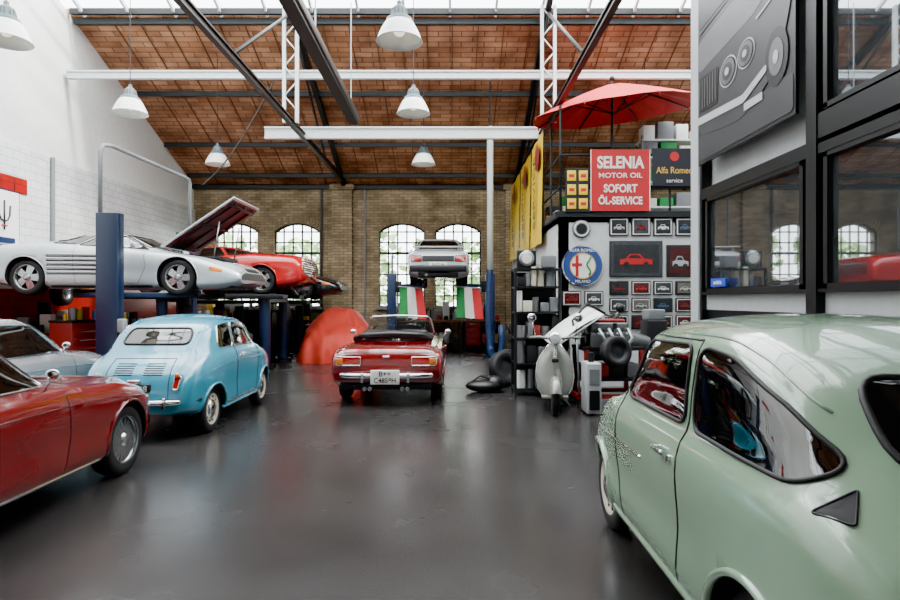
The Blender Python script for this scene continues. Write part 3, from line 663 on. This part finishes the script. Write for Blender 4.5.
for cx_,cy_,s_ in((-.2,-.02,.95),(.17,.02,.85)):
    for r,m_,o in((.20,P5,.012),(.18,P4,.016),(.16,P2,.02),(.11,P3,.024),(.05,P5,.028)): mb.lathe([(0,o),(r*s_,o)],m_,T@Tm(cx_,cy_,0),32,False)
for r,m_,o in((.30,P4,.008),(.19,P2,.012),(.07,P5,.016)): mb.lathe([(0,o),(r,o)],m_,T@Tm(.70,-.28,0)@Matrix.Diagonal((.62,1.05,1,1)),28,False)
pp_([(.36,.30),(.92,.46),(.92,.48),(.36,.33)],P5,.012,.004)
mb.box((.3,-.6,.01),(.34,.09,.004),P5,T)
mb.build()
mb=MB('small_blue_sign'); mb.box((2.91,6.5,1.69),(.02,.35,.09),mat('blue_label','#1d3fae',.5)); mb.text('umbria',.07,PLATE,Tm(2.895,6.5,1.69,90,0,-90)); mb.build()

# ------------------------------------------------------------ mezzanine
MZ,MX,MH=10.4,1.9,2.97
WP=mat('white_plaster','#b9bcbc',.6)
mb=MB('wall_mezzanine'); mb.box(((MX+XR)/2,MZ+.08,MH/2),(XR-MX,.16,MH),WP); mb.box((MX+.08,(MZ+YB)/2,MH/2),(.16,YB-MZ,MH),WP)
mb.box(((MX+XR)/2,(MZ+YB)/2,MH-.06),(XR-MX,YB-MZ,.14),GRY); mb.box(((MX+XR)/2,MZ-.03,MH+.01),(XR-MX+.1,.1,.1),IRON); mb.box((MX-.02,(MZ+YB)/2,MH+.01),(.1,YB-MZ,.1),IRON); mb.build()
mb=MB('mezzanine_railing'); MR=MH+.07
for k in range(7): mb.cyl((MX+.02+k*.95,MZ+.02,MR),(MX+.02+k*.95,MZ+.02,MH+1.05),.022,IRON)
for k in range(9): mb.cyl((MX+.02,MZ+.02+k*.98,MR),(MX+.02,MZ+.02+k*.98,MH+1.9),.022,IRON)
for z in(.5,1.05): mb.cyl((MX,MZ+.02,MH+z),(7.7,MZ+.02,MH+z),.02,IRON); mb.cyl((MX+.02,MZ,MH+z),(MX+.02,18.2,MH+z),.02,IRON)
mb.cyl((MX+.02,MZ,MH+1.9),(MX+.02,18.2,MH+1.9),.02,IRON)
mb.build()
for y0,y1 in((11.7,13.3),(13.5,15.4),(15.6,17.9)):
    mb=MB('yellow_banner'); n=12
    vs=[];fs=[]
    for i in range(n+1):
        y=y0+(y1-y0)*i/n; dx=.02*math.sin(i*1.3)
        vs+= [(MX-.12+dx,y,MH-.35),(MX-.08+dx*.5,y,MH+1.85)]
    for i in range(n): fs.append((2*i,2*i+1,2*i+3,2*i+2))
    mb.add(vs,fs,YEL,True)
    mb.text('SERVICE',.42,TXB,Tm(MX-.15,(y0+y1)/2,MH+.75,90,0,-90)@Matrix.Rotation(pi/2,4,'Z'),.002,1.0)
    mb.lathe([(0,0),(.28,0)],DRD,Tm(MX-.145,(y0+y1)/2-.35,MH+1.4,0,-90,0),24,False)
    mb.build()
def F(px,Y=MZ): return (px-450)*Y/600
def H(py,Y=MZ): return 1.5+(300-py)*Y/600
def TF(x,y,z): return Tm(x,y,z,90,0,0)
ys=MZ-.1
mb=MB('motor_oil_sign'); mb.box(((F(589)+F(648))/2,ys,(H(151)+H(212))/2),(F(648)-F(589),.03,H(151)-H(212)),RED)
cx=(F(589)+F(648))/2
mb.text('SELENIA',.28,PLATE,TF(cx,ys-.02,H(164.5)),sx=.78,bold=.008); mb.text('MOTOR OIL',.12,PLATE,TF(cx,ys-.02,H(177)),sx=1.15,bold=.001); mb.text('SOFORT',.19,PLATE,TF(cx,ys-.02,H(190)),sx=.8,bold=.005); mb.text('ÖL-SERVICE',.18,PLATE,TF(cx,ys-.02,H(202)),sx=.8,bold=.005)
for s in(-1,1): mb.box((cx+s*.505,ys-.017,(H(151)+H(212))/2),(.012,.01,1.04),PLATE)
mb.build()
mb=MB('dealer_service_sign'); NV=mat('sign_navy','#0a0d1a',.4); GD=mat('gold_ink','#c9a24a',.4)
mb.box((F(676),ys,(H(150)+H(187))/2),(.88,.03,H(150)-H(187)),NV); mb.text('Alfa Romeo',.16,GD,TF(F(672),ys-.02,H(172)),sx=.82); mb.text('service',.1,PLATE,TF(F(672),ys-.02,H(182)))
mb.lathe([(0,0),(.08,0)],RED,TF(F(672),ys-.02,H(158)),24,False); mb.build()
mb=MB('yellow_poster'); mb.box((F(576),ys,H(191)),(.40,.03,.75),TXB)
for i in range(3):
    for j in range(2): mb.box((F(576)-.1+.2*j,ys-.02,H(191)-.24+.24*i),(.15,.02,.18),YEL,None,.01); mb.box((F(576)-.1+.2*j,ys-.032,H(191)-.24+.24*i),(.09,.01,.05),RED)
mb.build()
# umbrella
mb=MB('red_parasol'); UR=mat('parasol_red','#c00e16',.7); ux,uy=F(612,11.2),11.2; zt_=1.5+(300-84)*uy/600; R=1.56; DZ=.52
CT=Tm(0,0,zt_,6,-6,0)
n=8; vs=[(0,0,0)]; fs=[]; N=n*4
for i in range(N):
    a=2*pi*(i/N)+.2; q=abs(math.cos(pi*i/4))
    for k in range(1,6):
        t=k/5; rr=R*t*(.95+.05*q); vs.append((rr*math.cos(a),rr*math.sin(a),-DZ*t**1.3-(1-q)*.03*t*(1-t)*4))
for i in range(N):
    j=(i+1)%N; fs.append((0,1+i*5,1+j*5))
    for k in range(4): fs.append((1+i*5+k,2+i*5+k,2+j*5+k,1+j*5+k))
mb.add(vs,fs,UR,False,CT)
for i in range(n):
    a=2*pi*i/n+.2; f_=lambda r_,o_:CT@Vector((R*r_*math.cos(a),R*r_*math.sin(a),-DZ*r_**1.3-o_))
    mb.tube([f_(.01,.02),f_(.35,.02),f_(.7,.02),f_(1,.01)],.014,DARK,5); mb.tube([CT@Vector((0,0,-.55)),f_(.5,.02)],.01,DARK,5)
    mb.tube([CT@Vector((R*math.cos(a),R*math.sin(a),-DZ)),CT@Vector((R*math.cos(a)*.99,R*math.sin(a)*.99,-DZ-.06))],.012,UR,5)
mb.cyl((0,0,MH+.1),(0,0,zt_+.08),.025,DARK); mb.sph((0,0,zt_+.1),.05,DARK); mb.cyl((0,0,MH+.04),(0,0,MH+.14),.28,DARK); mb.build((ux,uy,0))
mb=MB('storage_boxes'); cols=[CRD,WHT,GRY,DRD,GRN,CRM,DARK,DARK]
for k in range(20):
    x=2.4+random.random()*4.5; y=13.3+random.random()*3; w=.3+random.random()*.35; h=.25+random.random()*.5
    mb.box((x,y,MH+.03+h/2),(w,w,h),random.choice(cols),None,.01)
    if random.random()<.6: mb.box((x,y,MH+h+.15),(w*.8,w*.8,.25),random.choice(cols),None,.01)
mb.build()
mb=MB('storage_shelf'); SX=5.45
for z in(.4,.9,1.4,1.75): mb.box((SX,12.3,MH+z),(3.2,.5,.03),WHT)
for x in(SX-1.58,SX,SX+1.58):
    for y in(12.07,12.53): mb.box((x,y,MH+.94),(.04,.04,1.8),GRY)
for z in(.4,.9,1.4,1.75):
    x=SX-1.55
    while x<SX+1.3:
        w=.12+random.random()*.25; h=.15+random.random()*.22; mb.box((x+w/2,12.25,MH+z+.015+h/2),(w,.3,h),random.choice([WHT,CRM,GRN,GRY,STL,CRD,WHT]),None,.01); x+=w+.06
mb.build()
# wall badge & frames
mb=MB('round_badge_sign'); T=TF(F(582),MZ-.03,H(266)); BL=mat('badge_blue','#1c3c78',.35,coat=.5)
mb.lathe([(0,.03),(.33,.03),(.355,.02),(.36,-.03)],BL,T,48,False); mb.lathe([(.335,.034),(.355,.03)],CHR,T,48)
mb.lathe([(0,.036),(.21,.036)],PLATE,T,40,False); mb.lathe([(.205,.04),(.225,.04)],GD,T,40,False)
mb.box((-.1,0,.04),(.05,.36,.01),RED,T); mb.box((-.1,.02,.041),(.17,.05,.01),RED,T); mb.tube([T@Vector((.1+.03*math.sin(k*.9),-.16+k*.035,.045)) for k in range(10)],.014,GRN)
mb.text('ALFA ROMEO',.075,PLATE,T@Tm(0,.265,.035)); mb.text('MILANO',.07,PLATE,T@Tm(0,-.27,.035)); mb.build()
mb=MB('round_emblem'); T=TF(F(581),MZ-.03,H(229)); mb.lathe([(0,.02),(.15,.02),(.16,-.03)],GRY,T,32); mb.lathe([(0,.025),(.09,.025)],DARK,T,24,False); mb.lathe([(.11,.024),(.13,.024)],PLATE,T,24,False); mb.build()
FRB=mat('frame_black','#101010',.4); phc=[mat('photo_%d'%i,c_,.25,var=.6,scale=16) for i,c_ in enumerate(('#232426','#4a1716','#34383c','#5c5850','#1c222a','#3d0d10'))]
cc=[mat('photo_car_%d'%i,c_,.3) for i,c_ in enumerate(('#a3161a','#9a9c9c','#6c1014','#c4c2ba','#37506a'))]
fi=0
def frame(x0,y0,x1,y1,mt,matb=PLATE,mg=.05,cm=None):
    global fi; fi+=1
    mb=MB('picture_frame'); a,b_=F(x0),F(x1); t,q=H(y0),H(y1); cx,cz,w,h=(a+b_)/2,(t+q)/2,b_-a,t-q
    mb.box((cx,MZ-.02,cz),(w,.03,h),FRB,None,.006); mb.box((cx,MZ-.037,cz),(w-.04,.004,h-.04),matb); mb.box((cx,MZ-.041,cz),(w-.04-mg,.004,h-.04-mg),mt)
    cw,ch=(w-.04-mg)*.72,(h-.04-mg)*.5; T=TF(cx,MZ-.043,cz-ch*.15); cm=cm or cc[fi%5]
    mb.prism([(-cw/2,-ch*.25),(cw/2,-ch*.25),(cw*.5,ch*.1),(cw*.25,ch*.18),(cw*.1,ch*.5),(-cw*.2,ch*.5),(-cw*.32,ch*.18),(-cw*.5,ch*.1)],.003,cm,T)
    for s in(-.3,.3): mb.lathe([(0,.005),(ch*.2,.005)],TXB,T@Tm(s*cw,-ch*.25,0),16,False)
    mb.prism([(-cw*.16,ch*.42),(cw*.07,ch*.42),(cw*.18,ch*.2),(-cw*.26,ch*.2)],.003,TXB,T,.002)
    mb.build()
for k,x in enumerate((609,631,653,675)): frame(x,218,x+19,236,phc[(k*2)%6],PLATE,.035)
frame(609,241,662,277,phc[0],phc[2],.1,cc[0]); frame(666,245,693,277,phc[5],TXB)
for i,x in enumerate((609,631,653,675,697)):
    for j,y in enumerate((281,298,315)): frame(x,y,x+19,y+14,phc[(i+2*j)%6],PLATE if (i+j)%3 else TXB,.025)
for i,x in enumerate((562,584)): frame(x,291,x+19,306,phc[i+1],PLATE,.03)

# ------------------------------------------------------------ tyres & tools
def tyre(mb,T,r=.3,w=.19,rim=False):
    mb.lathe([(r*.58,-w/2),(r*.88,-w/2),(r*.97,-w*.4),(r,-w*.2),(r,w*.2),(r*.97,w*.4),(r*.88,w/2),(r*.58,w/2),(r*.58,-w/2)],BLK,T,28)
    if rim: mb.lathe([(r*.6,w*.4),(r*.5,w*.2),(r*.2,w*.3),(0,w*.3)],RIM if rim!='d' else RIMD,T,24)
def stack(x,y,n,name='tyre_stack'):
    mb=MB(name)
    for k in range(n): tyre(mb,Tm(x+random.uniform(-.02,.02),y,.1+.2*k))
    mb.build()
stack(-3.95,17.6,4); stack(-4.5,12.7,4); stack(1.5,12.6,5); stack(1.5,11.7,3); stack(-7.3,15.2,4)
for (x,y,rz) in((1.05,11.0,20),(.95,10.55,35)):
    mb=MB('leaning_tyre'); tyre(mb,Tm(0,0,.30,78,0,rz),.3,.2,'d'); mb.build((x,y,0))
mb=MB('black_duffel_bag'); mb.sph((0,0,.1),1,LEA,(.3,.2,.1),16); mb.sph((.18,.06,.13),1,LEA,(.18,.16,.13),14); mb.tube([(-.2,0,.16),(-.05,-.05,.27),(.12,-.03,.2)],.015,BLK); mb.build((.55,9.8,0))
mb=MB('tool_shelf')
for x in(1.02,1.72):
    for y in(9.35,9.85): mb.box((x,y,1.0),(.04,.04,2.0),IRON)
for z in(.1,.5,.9,1.3,1.7,1.98): mb.box((1.37,9.6,z),(.72,.52,.03),DARK)
mb.box((1.37,9.85,1.0),(.7,.02,1.9),DARK)
for z in(.1,.5,.9,1.3,1.7):
    x=1.06
    while x<1.6:
        w=.06+random.random()*.10; h=.14+random.random()*.22; mm=random.choice([STL,GRY,WHT,BLK,DRD,GRY,CRM,STL,STL])
        if random.random()<.4: mb.cyl((x+w/2,9.5,z+.015),(x+w/2,9.5,z+.015+h),w/2,mm)
        else: mb.box((x+w/2,9.55,z+.015+h/2),(w,.34,h),mm,None,.01)
        x+=w+.015
mb.lathe([(0,.03),(.1,.03),(.13,0)],STL,TF(1.2,9.4,2.15),24); mb.lathe([(0,.035),(.08,.035)],PLATE,TF(1.2,9.4,2.15),24,False); mb.box((1.2,9.45,2.13),(.3,.12,.3),DARK,None,.02)
mb.box((1.55,9.45,2.1),(.22,.2,.2),GRY,None,.02)
mb.build()
mb=MB('exhaust_hose'); BH=mat('hose_blue','#102c54',.5)
mb.tube([(.95,14.2,5.6),(.95,14.2,4.0),(.95,14.2,2.2)],.075,WST,12)
pp=[]
for k in range(40):
    t=k/39; pp.append((.95-.03*math.sin(t*pi),14.2,2.2-1.8*t)) 
for k in range(14): a=k*pi/13; pp.append((.95+.14-.14*math.cos(a),14.2,.4-.28*math.sin(a)))
pp+= [(1.23,14.2,.6),(1.22,14.2,.9)]
mb.tube(pp,.08,BH,10)
for k in range(0,40,2): mb.lathe([(.08,-.012),(.092,0),(.08,.012)],BH,Matrix.Translation(pp[k]),14)
mb.cyl((.95,14.2,5.5),(.95,14.2,rh(14.2)-.05),.02,IRON,8); mb.build()
# scooter -----------------------------------------------------------------
mb=MB('motor_scooter'); SC=mat('scooter_ivory','#75776f',.25,coat=1)
tyre(mb,Tm(0,0,.22,90,0,0),.22,.1,True); tyre(mb,Tm(-1.2,0,.22,90,0,0),.22,.1,True)
fv=[];ff_=[]
for i in range(17):
    a=math.radians(10+150*i/16)
    for j in range(9):
        t=-1+2*j/8; rr=.25+.035*(1-t*t)-.05*abs(t)**4; fv.append((-rr*math.cos(a)*1.0,t*.075,.22+rr*math.sin(a)))
for i in range(16):
    for j in range(8): a=i*9+j; ff_.append((a,a+1,a+10,a+9))
mb.add(fv,ff_,SC,True)
mb.tube([(0,.07,.22),(-.05,.06,.45),(-.14,0,.7),(-.2,0,.98)],.03,SC)
vs=[];fs=[];nz=14;ny=12; wf=pch([(.2,.15),(.3,.22),(.45,.25),(.62,.24),(.75,.18),(.9,.07)])
for i in range(nz+1):
    z=.2+.7*i/nz; wz=wf(z)
    for j in range(ny+1):
        t=-1+2*j/ny; vs.append((-.12-.14*(i/nz)-.10*t*t, wz*t, z))
for i in range(nz):
    for j in range(ny): a=i*(ny+1)+j; fs.append((a,a+1,a+ny+2,a+ny+1))
mb.add(vs,fs,SC,True)
edge=[vs[i*(ny+1)] for i in range(nz+1)]+[vs[nz*(ny+1)+j] for j in range(ny+1)]+[vs[i*(ny+1)+ny] for i in range(nz,-1,-1)]
mb.tube(edge,.010,CHR)
mb.box((-.45,0,.2),(.6,.36,.05),SC,None,.02); mb.sph((-1.05,0,.5),1,SC,(.42,.14,.18)); 
for s in(-1,1): mb.sph((-1.10,s*.15,.42),1,SC,(.28,.10,.17)); mb.tube([(-.2,0,.97),(-.24,s*.2,1.0),(-.3,s*.34,.99)],.02,SC); mb.tube([(-.3,s*.28,.99),(-.33,s*.38,.99)],.024,BLK); mb.tube([(-.26,s*.26,1.0),(-.22,s*.30,1.2)],.006,CHR); mb.lathe([(0,.012),(.055,.01),(.06,0),(.05,-.02),(0,-.03)],CHR,Tm(-.22,s*.31,1.26,0,90,0),20)
mb.box((-.95,0,.74),(.6,.26,.1),LEA,None,.045); mb.lathe([(0,.05),(.06,.045),(.08,.02),(.085,0),(.07,-.09),(0,-.12)],SC,Tm(-.14,0,.99,0,90,0),24); mb.lathe([(0,.055),(.065,.05)],HEAD,Tm(-.14,0,.99,0,90,0),24); mb.lathe([(.065,.05),(.082,.03)],CHR,Tm(-.14,0,.99,0,90,0),24)
mb.box((-.09,0,.58),(.04,.05,.36),SC,None,.02); mb.box((-.085,0,.70),(.05,.09,.05),BLK,None,.01); mb.tube([(-.6,.1,.15),(-.62,.22,0.02)],.014,STL)
mb.build((1.38,7.85,0),-98)
# engine on stand -----------------------------------------------------------
mb=MB('engine_on_stand'); AL=mat('cast_alloy','#6e7070',.4,.8,bump=.3); SRD=mat('engine_red','#7e1713',.4)
for y in(-.3,.3): mb.box((0,y,.12),(1.1,.06,.06),DRD); mb.box((.4,y,.45),(.06,.06,.66),DRD); mb.box((-.4,y,.45),(.06,.06,.66),DRD)
for x in(-.5,.5): mb.box((x,0,.12),(.06,.66,.06),DRD); [mb.cyl((x,y,.0),(x,y,.09),.045,BLK) for y in(-.3,.3)]
mb.box((0,0,.86),(.62,.36,.34),AL,None,.04); mb.box((0,0,.68),(.5,.3,.14),DARK,None,.03); mb.box((0,.02,1.09),(.56,.26,.16),AL,None,.03); mb.box((0,.02,1.19),(.5,.2,.06),SRD,None,.03)
mb.box((0,0,.80),(.9,.62,.05),DARK)
for k in range(4):
    x=-.21+.14*k; mb.tube([(x,-.15,1.05),(x,-.28,1.08),(x+.05,-.34,.95),(.1,-.36,.75)],.025,STL); mb.cyl((x,.1,1.2),(x,.14,1.27),.02,BLK); mb.tube([(x,.12,1.25),(x+.05,.2,1.3),(.3,.16,1.22)],.008,BLK,5)
for k in range(2): mb.cyl((-.15+.3*k,.22,1.1),(-.15+.3*k,.34,1.1),.06,CHR); mb.lathe([(.03,0),(.08,.03),(.09,.1)],CHR,Tm(-.15+.3*k,.3,1.14),16)
mb.cyl((-.34,0,.9),(-.38,0,.9),.09,STL,20); mb.cyl((-.34,0,1.05),(-.38,0,1.05),.06,STL,20)
for k in range(6): mb.box((0,.1,0),(.01,.16,.05),WHT,Matrix.Translation((-.42,0,1.05))@Matrix.Rotation(k*pi/3,4,'X')@Matrix.Rotation(.4,4,'Y'))
mb.cyl((.3,0,.9),(.62,0,.86),.17,AL,20,.1)
tyre(mb,Tm(-.05,-.52,.78,80,0,10),.22,.16,'d')
mb.sph((.2,0,1.38),.07,DARK); mb.tube([(.1,0,1.2),(.2,0,1.38)],.015,STL); mb.tube([(-.5,-.2,.8),(-.55,-.1,1.2),(-.3,0,1.45),(0,.1,1.3)],.018,BLK)
for k in range(6): mb.cyl((-.4+.16*k,-.1+.08*(k%3),.825),(-.4+.16*k,-.1+.08*(k%3),.95+.07*(k%4)),.035,random.choice([DARK,STL,DRD,BLK]))
mb.box((.0,0,.35),(.9,.55,.04),DARK); 
for k in range(4): mb.box((-.35+.23*k,0,.47),(.18,.35,.2),random.choice([DARK,GRY,DRD,STL]),None,.02)
mb.box((.75,.1,.75),(.3,.3,.9),DARK,None,.02); mb.box((.75,.1,1.28),(.26,.26,.16),GRY,None,.02); mb.cyl((.75,.1,.0),(.75,.1,.35),.1,DARK)
mb.build((2.33,8.9,0),4)
mb=MB('car_bonnet_panel'); X=Tm(0,0,0,10,-34,0)
vs=[];fs=[]
for i in range(9):
    for j in range(9):
        u=-1+i/4;v=-1+j/4; vs.append((u*.42,v*.34,.05*(1-u*u)*(1)+.03*(1-v*v)))
for i in range(8):
    for j in range(8): a=i*9+j; fs.append((a,a+1,a+10,a+9))
mb.add(vs,fs,WHT,True,X); mb.add([(v[0],v[1],v[2]-.02) for v in vs],fs,GRY,True,X)
mb.tube([X@Vector((-.42,-.34,0)),X@Vector((.42,-.34,0)),X@Vector((.42,.34,0)),X@Vector((-.42,.34,0))],.012,WHT,6,True)
for s in(-.3,.3): mb.tube([(0,s,0),(.05,s,-1.06)],.018,STL)
mb.box((.05,0,-1.07),(.5,.66,.04),DARK)
mb.build((1.82,8.95,1.10),0)
mb=MB('white_oil_cabinet'); mb.box((0,0,.35),(.19,.36,.66),PAN,None,.02); mb.box((0,-.185,.5),(.13,.01,.2),GRY); mb.box((0,-.19,.2),(.13,.01,.25),DARK); mb.cyl((0,0,.68),(0,0,.8),.04,DARK); mb.build((1.87,7.95,0))
# covered car -----------------------------------------------------------------
mb=MB('red_car_cover'); CV=mat('cover_cloth','#b8301f',.65,var=.1,bump=.15,scale=5)
vs=[];fs=[];NU,NV_=120,76; hf=pch([(0,.70),(.08,.80),(.22,.90),(.40,1.27),(.60,1.27),(.75,.96),(.9,.86),(1,.7)])
def cov(u,a):
    e=(1-abs(2*u-1)**7)**.5 if 0<u<1 else 0
    e2=(1-abs(2*u-1)**9)**.5 if 0<u<1 else 0
    ca,sa=math.cos(a),math.sin(a); hh=hf(u)*e
    z=hh*abs(sa)**.78 if hh>0 else 0
    k=1-min(1,z/1.1)
    nar=1-.22*max(0,(z-.75)/.5)
    y=.90*e2*math.copysign(abs(ca)**.55,ca)*(.96+.14*k*k)*nar
    y+=math.copysign(1,ca)*.045*k*math.sin(u*52+3*ca)*e2 if abs(ca)>.03 else 0
    z+=(.022*math.sin(u*26+y*4)+.026*math.sin(y*11+u*12)+.012*math.sin(y*30-u*30))*e*abs(sa)
    return y,max(.005,z)
for i in range(NU+1):
    u=.5-.5*math.cos(pi*i/NU)
    for j in range(NV_+1):
        y,z=cov(u,pi*j/NV_); k=1-min(1,z/1.2); x=3.5*u+(.07*k*math.sin(y*14))
        vs.append((x,y,z))
for i in range(NU):
    for j in range(NV_): a=i*(NV_+1)+j; fs.append((a,a+1,a+NV_+2,a+NV_+1))
mb.add(vs,fs,CV,True); mb.build((-2.66,14.1,0),98,(.98,1.0,1))
# flags ------------------------------------------------------------------------
for px,rz in((411,0),(468,0)):
    mb=MB('tricolour_flag'); x0=(px-450)*14.6/600
    FC=[GRN,mat('flag_white','#e6e6e0',.7),mat('flag_red','#c8232a',.7)]
    for s in range(3):
        vs=[];fs=[]
        for i in range(5):
            t=(s*4+i)/12; xx=-.28+.56*t
            for j in range(6): z=-j*.15; vs.append((xx+.12*(j/5)*(t-.1),.03*math.sin(t*9+j*.6),z-.05*t))
        for i in range(4):
            for j in range(5): a=i*6+j; fs.append((a,a+1,a+7,a+6))
        mb.add(vs,fs,FC[s],True)
    mb.cyl((-.32,0,.0),(.32,0,-.05),.014,STL); mb.tube([(-.28,0,0),(-.28,.2,.08)],.006,STL); mb.tube([(.28,0,0),(.28,.2,.08)],.006,STL)
    mb.build((x0,14.6,1.83))
def bench(x,y,w,rz=0,d=.65,body=None,name='workbench'):
    mb=MB(name); body=body or GRY
    mb.box((0,0,.88),(w,d,.06),WOOD,None,.01)
    for sx in(-1,1):
        for sy in(-1,1): mb.box((sx*(w/2-.05),sy*(d/2-.05),.43),(.06,.06,.86),DARK)
    mb.box((-w/4,.02,.5),(w*.4,d*.85,.68),body,None,.01)
    for k in range(4): mb.box((-w/4,-d*.42,.24+.17*k),(w*.37,.02,.14),body,None,.005); mb.box((-w/4,-d*.45,.28+.17*k),(w*.15,.02,.015),CHR)
    mb.box((w/4,0,.2),(w*.45,d*.8,.03),DARK)
    for row in(.12,-.12):
        xx=-w/2+.06
        while xx<w/2-.15:
            q=.07+random.random()*.15; h=.08+random.random()*(.48 if row>0 else .25); mm=random.choice([DRD,DARK,STL,BLD,WHT,BLK,YEL,GRY,DARK,BLK])
            if random.random()<.5: mb.cyl((xx+q/2,row,.91),(xx+q/2,row,.91+h),q*.4,mm,12,q*.3)
            else: mb.box((xx+q/2,row,.91+h/2),(q,.2,h),mm,None,.012)
            xx+=q+.03
    xx=0
    while xx<w/2-.2: 
        q=.15+random.random()*.2; mb.box((xx+q/2,0,.215+q/2),(q,.3,q),random.choice([DRD,DARK,CRD,STL]),None,.01); xx+=q+.03
    mb.build((x,y,0),rz)
bench(-.65,18.05,2.0,body=DARK); bench(.95,18.05,1.1,body=DRD); bench(-5.0,18.1,1.6,body=DARK); bench(-6.75,18.1,1.6,body=DRD)
bench(-7.45,11.4,1.7,90,body=DARK); bench(-7.45,13.4,1.8,90,body=DRD)
def cab(x,y,rz,m,h=1.0,w=.7):
    mb=MB('tool_cabinet'); mb.box((0,0,h/2+.06),(w,.45,h-.1),m,None,.02)
    n=int(h/.16)
    for k in range(n): mb.box((0,-.235,.18+k*(h-.2)/n),(w*.92,.02,(h-.2)/n*.85),m,None,.006); mb.box((0,-.25,.2+k*(h-.2)/n),(w*.6,.02,.015),CHR)
    for sx in(-1,1):
        for sy in(-1,1): mb.cyl((sx*w*.4,sy*.17-.015,.05),(sx*w*.4,sy*.17+.015,.05),.05,BLK)
    mb.box((0,0,h+.03),(w*1.02,.47,.04),BLK,None,.01)
    for k in range(4): q=.06+random.random()*.08; mb.cyl((-w*.35+k*w*.22,0,h+.05),(-w*.35+k*w*.22,0,h+.08+q*1.5),q*.5,random.choice([BLU,STL,YEL,RED,WHT]))
    mb.build((x,y,0),rz)
cab(-5.4,12.75,10,DRD); cab(-6.6,10.6,80,DRD,1.1); cab(-4.7,14.9,0,DARK,1.2); cab(-5.5,14.9,0,DRD,1.0); cab(-6.3,12.5,20,DARK,.9); cab(-4.5,10.9,70,DARK,.95,.6)
mb=MB('mounted_tyre'); tyre(mb,Tm(0,0,.0,0,90,0),.27,.2,True); mb.box((-.13,0,0),(.16,.06,.06),STL); mb.build((-7.6,11.75,1.65))
mb=MB('trident_poster'); XP=XL+.06; mb.box((XP+.02,10.5,2.95),(.02,.75,.95),WHT); mb.box((XP+.01,10.5,2.95),(.02,.8,1.0),BLU)
def tp(y,z): return (XP+.045,10.5+y,2.95+z)
mb.tube([tp(0,-.22),tp(0,.30)],.014,NV); mb.tube([tp(-.14,.22),tp(-.13,.05),tp(-.08,-.04),tp(0,-.07),tp(.08,-.04),tp(.13,.05),tp(.14,.22)],.014,NV); mb.tube([tp(-.06,-.14),tp(.06,-.14)],.014,RED); mb.box((XP+.04,10.5,2.55),(.02,.5,.1),BLU); mb.build()
mb=MB('wall_conduit'); mb.cyl((XL+.09,11.8,1.95),(XL+.09,11.8,4.3),.04,GRY); mb.build()
mb=MB('air_hose'); mb.tube([(-3.6,12.3,6.0)]+[(-3.6-.95*math.sin(t*pi/2)-.4*t,12.3-.3*t,6.0-2.2*t+ -.5*math.sin(t*pi)) for t in[k/16 for k in range(1,17)]],.014,BLK); mb.build()

# outside ------------------------------------------------------------------------
mb=MB('exterior_ground'); mb.box((0,28,-.12),(60,18,.2),mat('paving','#a8a8a0',.9)); mb.build()
LF=mat('foliage','#c0d8a0',.8,var=.5,scale=3,bump=.5); LF2=mat('foliage_dark','#84a870',.8,var=.5,scale=3)
for k in range(9):
    mb=MB('tree'); x=-10+2.3*k; y=24+random.random()*4; mb.cyl((0,0,0),(0,0,3.0),.12,WOOD,10,.06)
    for q in range(190):
        a=random.random()*6.28; rr=random.random()**.6*1.25; z=1.3+random.random()*2.9; s=.10+random.random()*.16
        c_=Vector((rr*math.cos(a),rr*math.sin(a),z)); R_=Matrix.Translation(c_)@Matrix.Rotation(random.random()*6,4,'Z')@Matrix.Rotation(random.random()*3,4,'X')
        mb.add([(-s,-s*.6,0),(s*.3,-s,.05),(s,s*.2,0),(s*.2,s,.06),(-s,s*.5,0)],[(0,1,2,3,4)],LF if q%3 else LF2,False,R_)
    mb.build((x,y,0))
# ------------------------------------------------------------ light
w=bpy.data.worlds.new('w'); sc.world=w; w.use_nodes=True; bg=w.node_tree.nodes['Background']; bg.inputs[0].default_value=(.93,.97,1,1); bg.inputs[1].default_value=16
def area(name,loc,rot,sx,sy,p,col=(1,1,1)):
    l=bpy.data.lights.new(name,'AREA'); l.shape='RECTANGLE'; l.size=sx; l.size_y=sy; l.energy=p; l.color=col
    o=bpy.data.objects.new(name,l); sc.collection.objects.link(o); o.location=loc; o.rotation_euler=rot; return o
a_=math.atan(SL)
area('skylight_lamp',(0,10,rh(10)+.25),(-a_,0,0),15,5,1900,(.97,.98,1))
area('skylight_lamp',(0,5,rh(5)+.25),(a_,0,0),15,5,200,(.97,.98,1))
s=bpy.data.lights.new('sun','SUN'); s.energy=12; s.angle=math.radians(6); s.color=(1,.95,.86); so=bpy.data.objects.new('sun',s); sc.collection.objects.link(so)
d=Vector((-.80,.12,-.62)); so.rotation_euler=d.to_track_quat('-Z','Y').to_euler()
# camera
cd=bpy.data.cameras.new('cam'); cd.lens=24; cd.sensor_width=36; co=bpy.data.objects.new('camera',cd); sc.collection.objects.link(co); co.location=(0,0,1.5); co.rotation_euler=(pi/2,0,0); sc.camera=co
sc.view_settings.view_transform='AgX'
try: sc.view_settings.look='AgX - Punchy'
except Exception as e: print(e)
sc.view_settings.exposure=.0
print('verts',sum(len(o.data.vertices) for o in sc.objects if o.type=='MESH'))
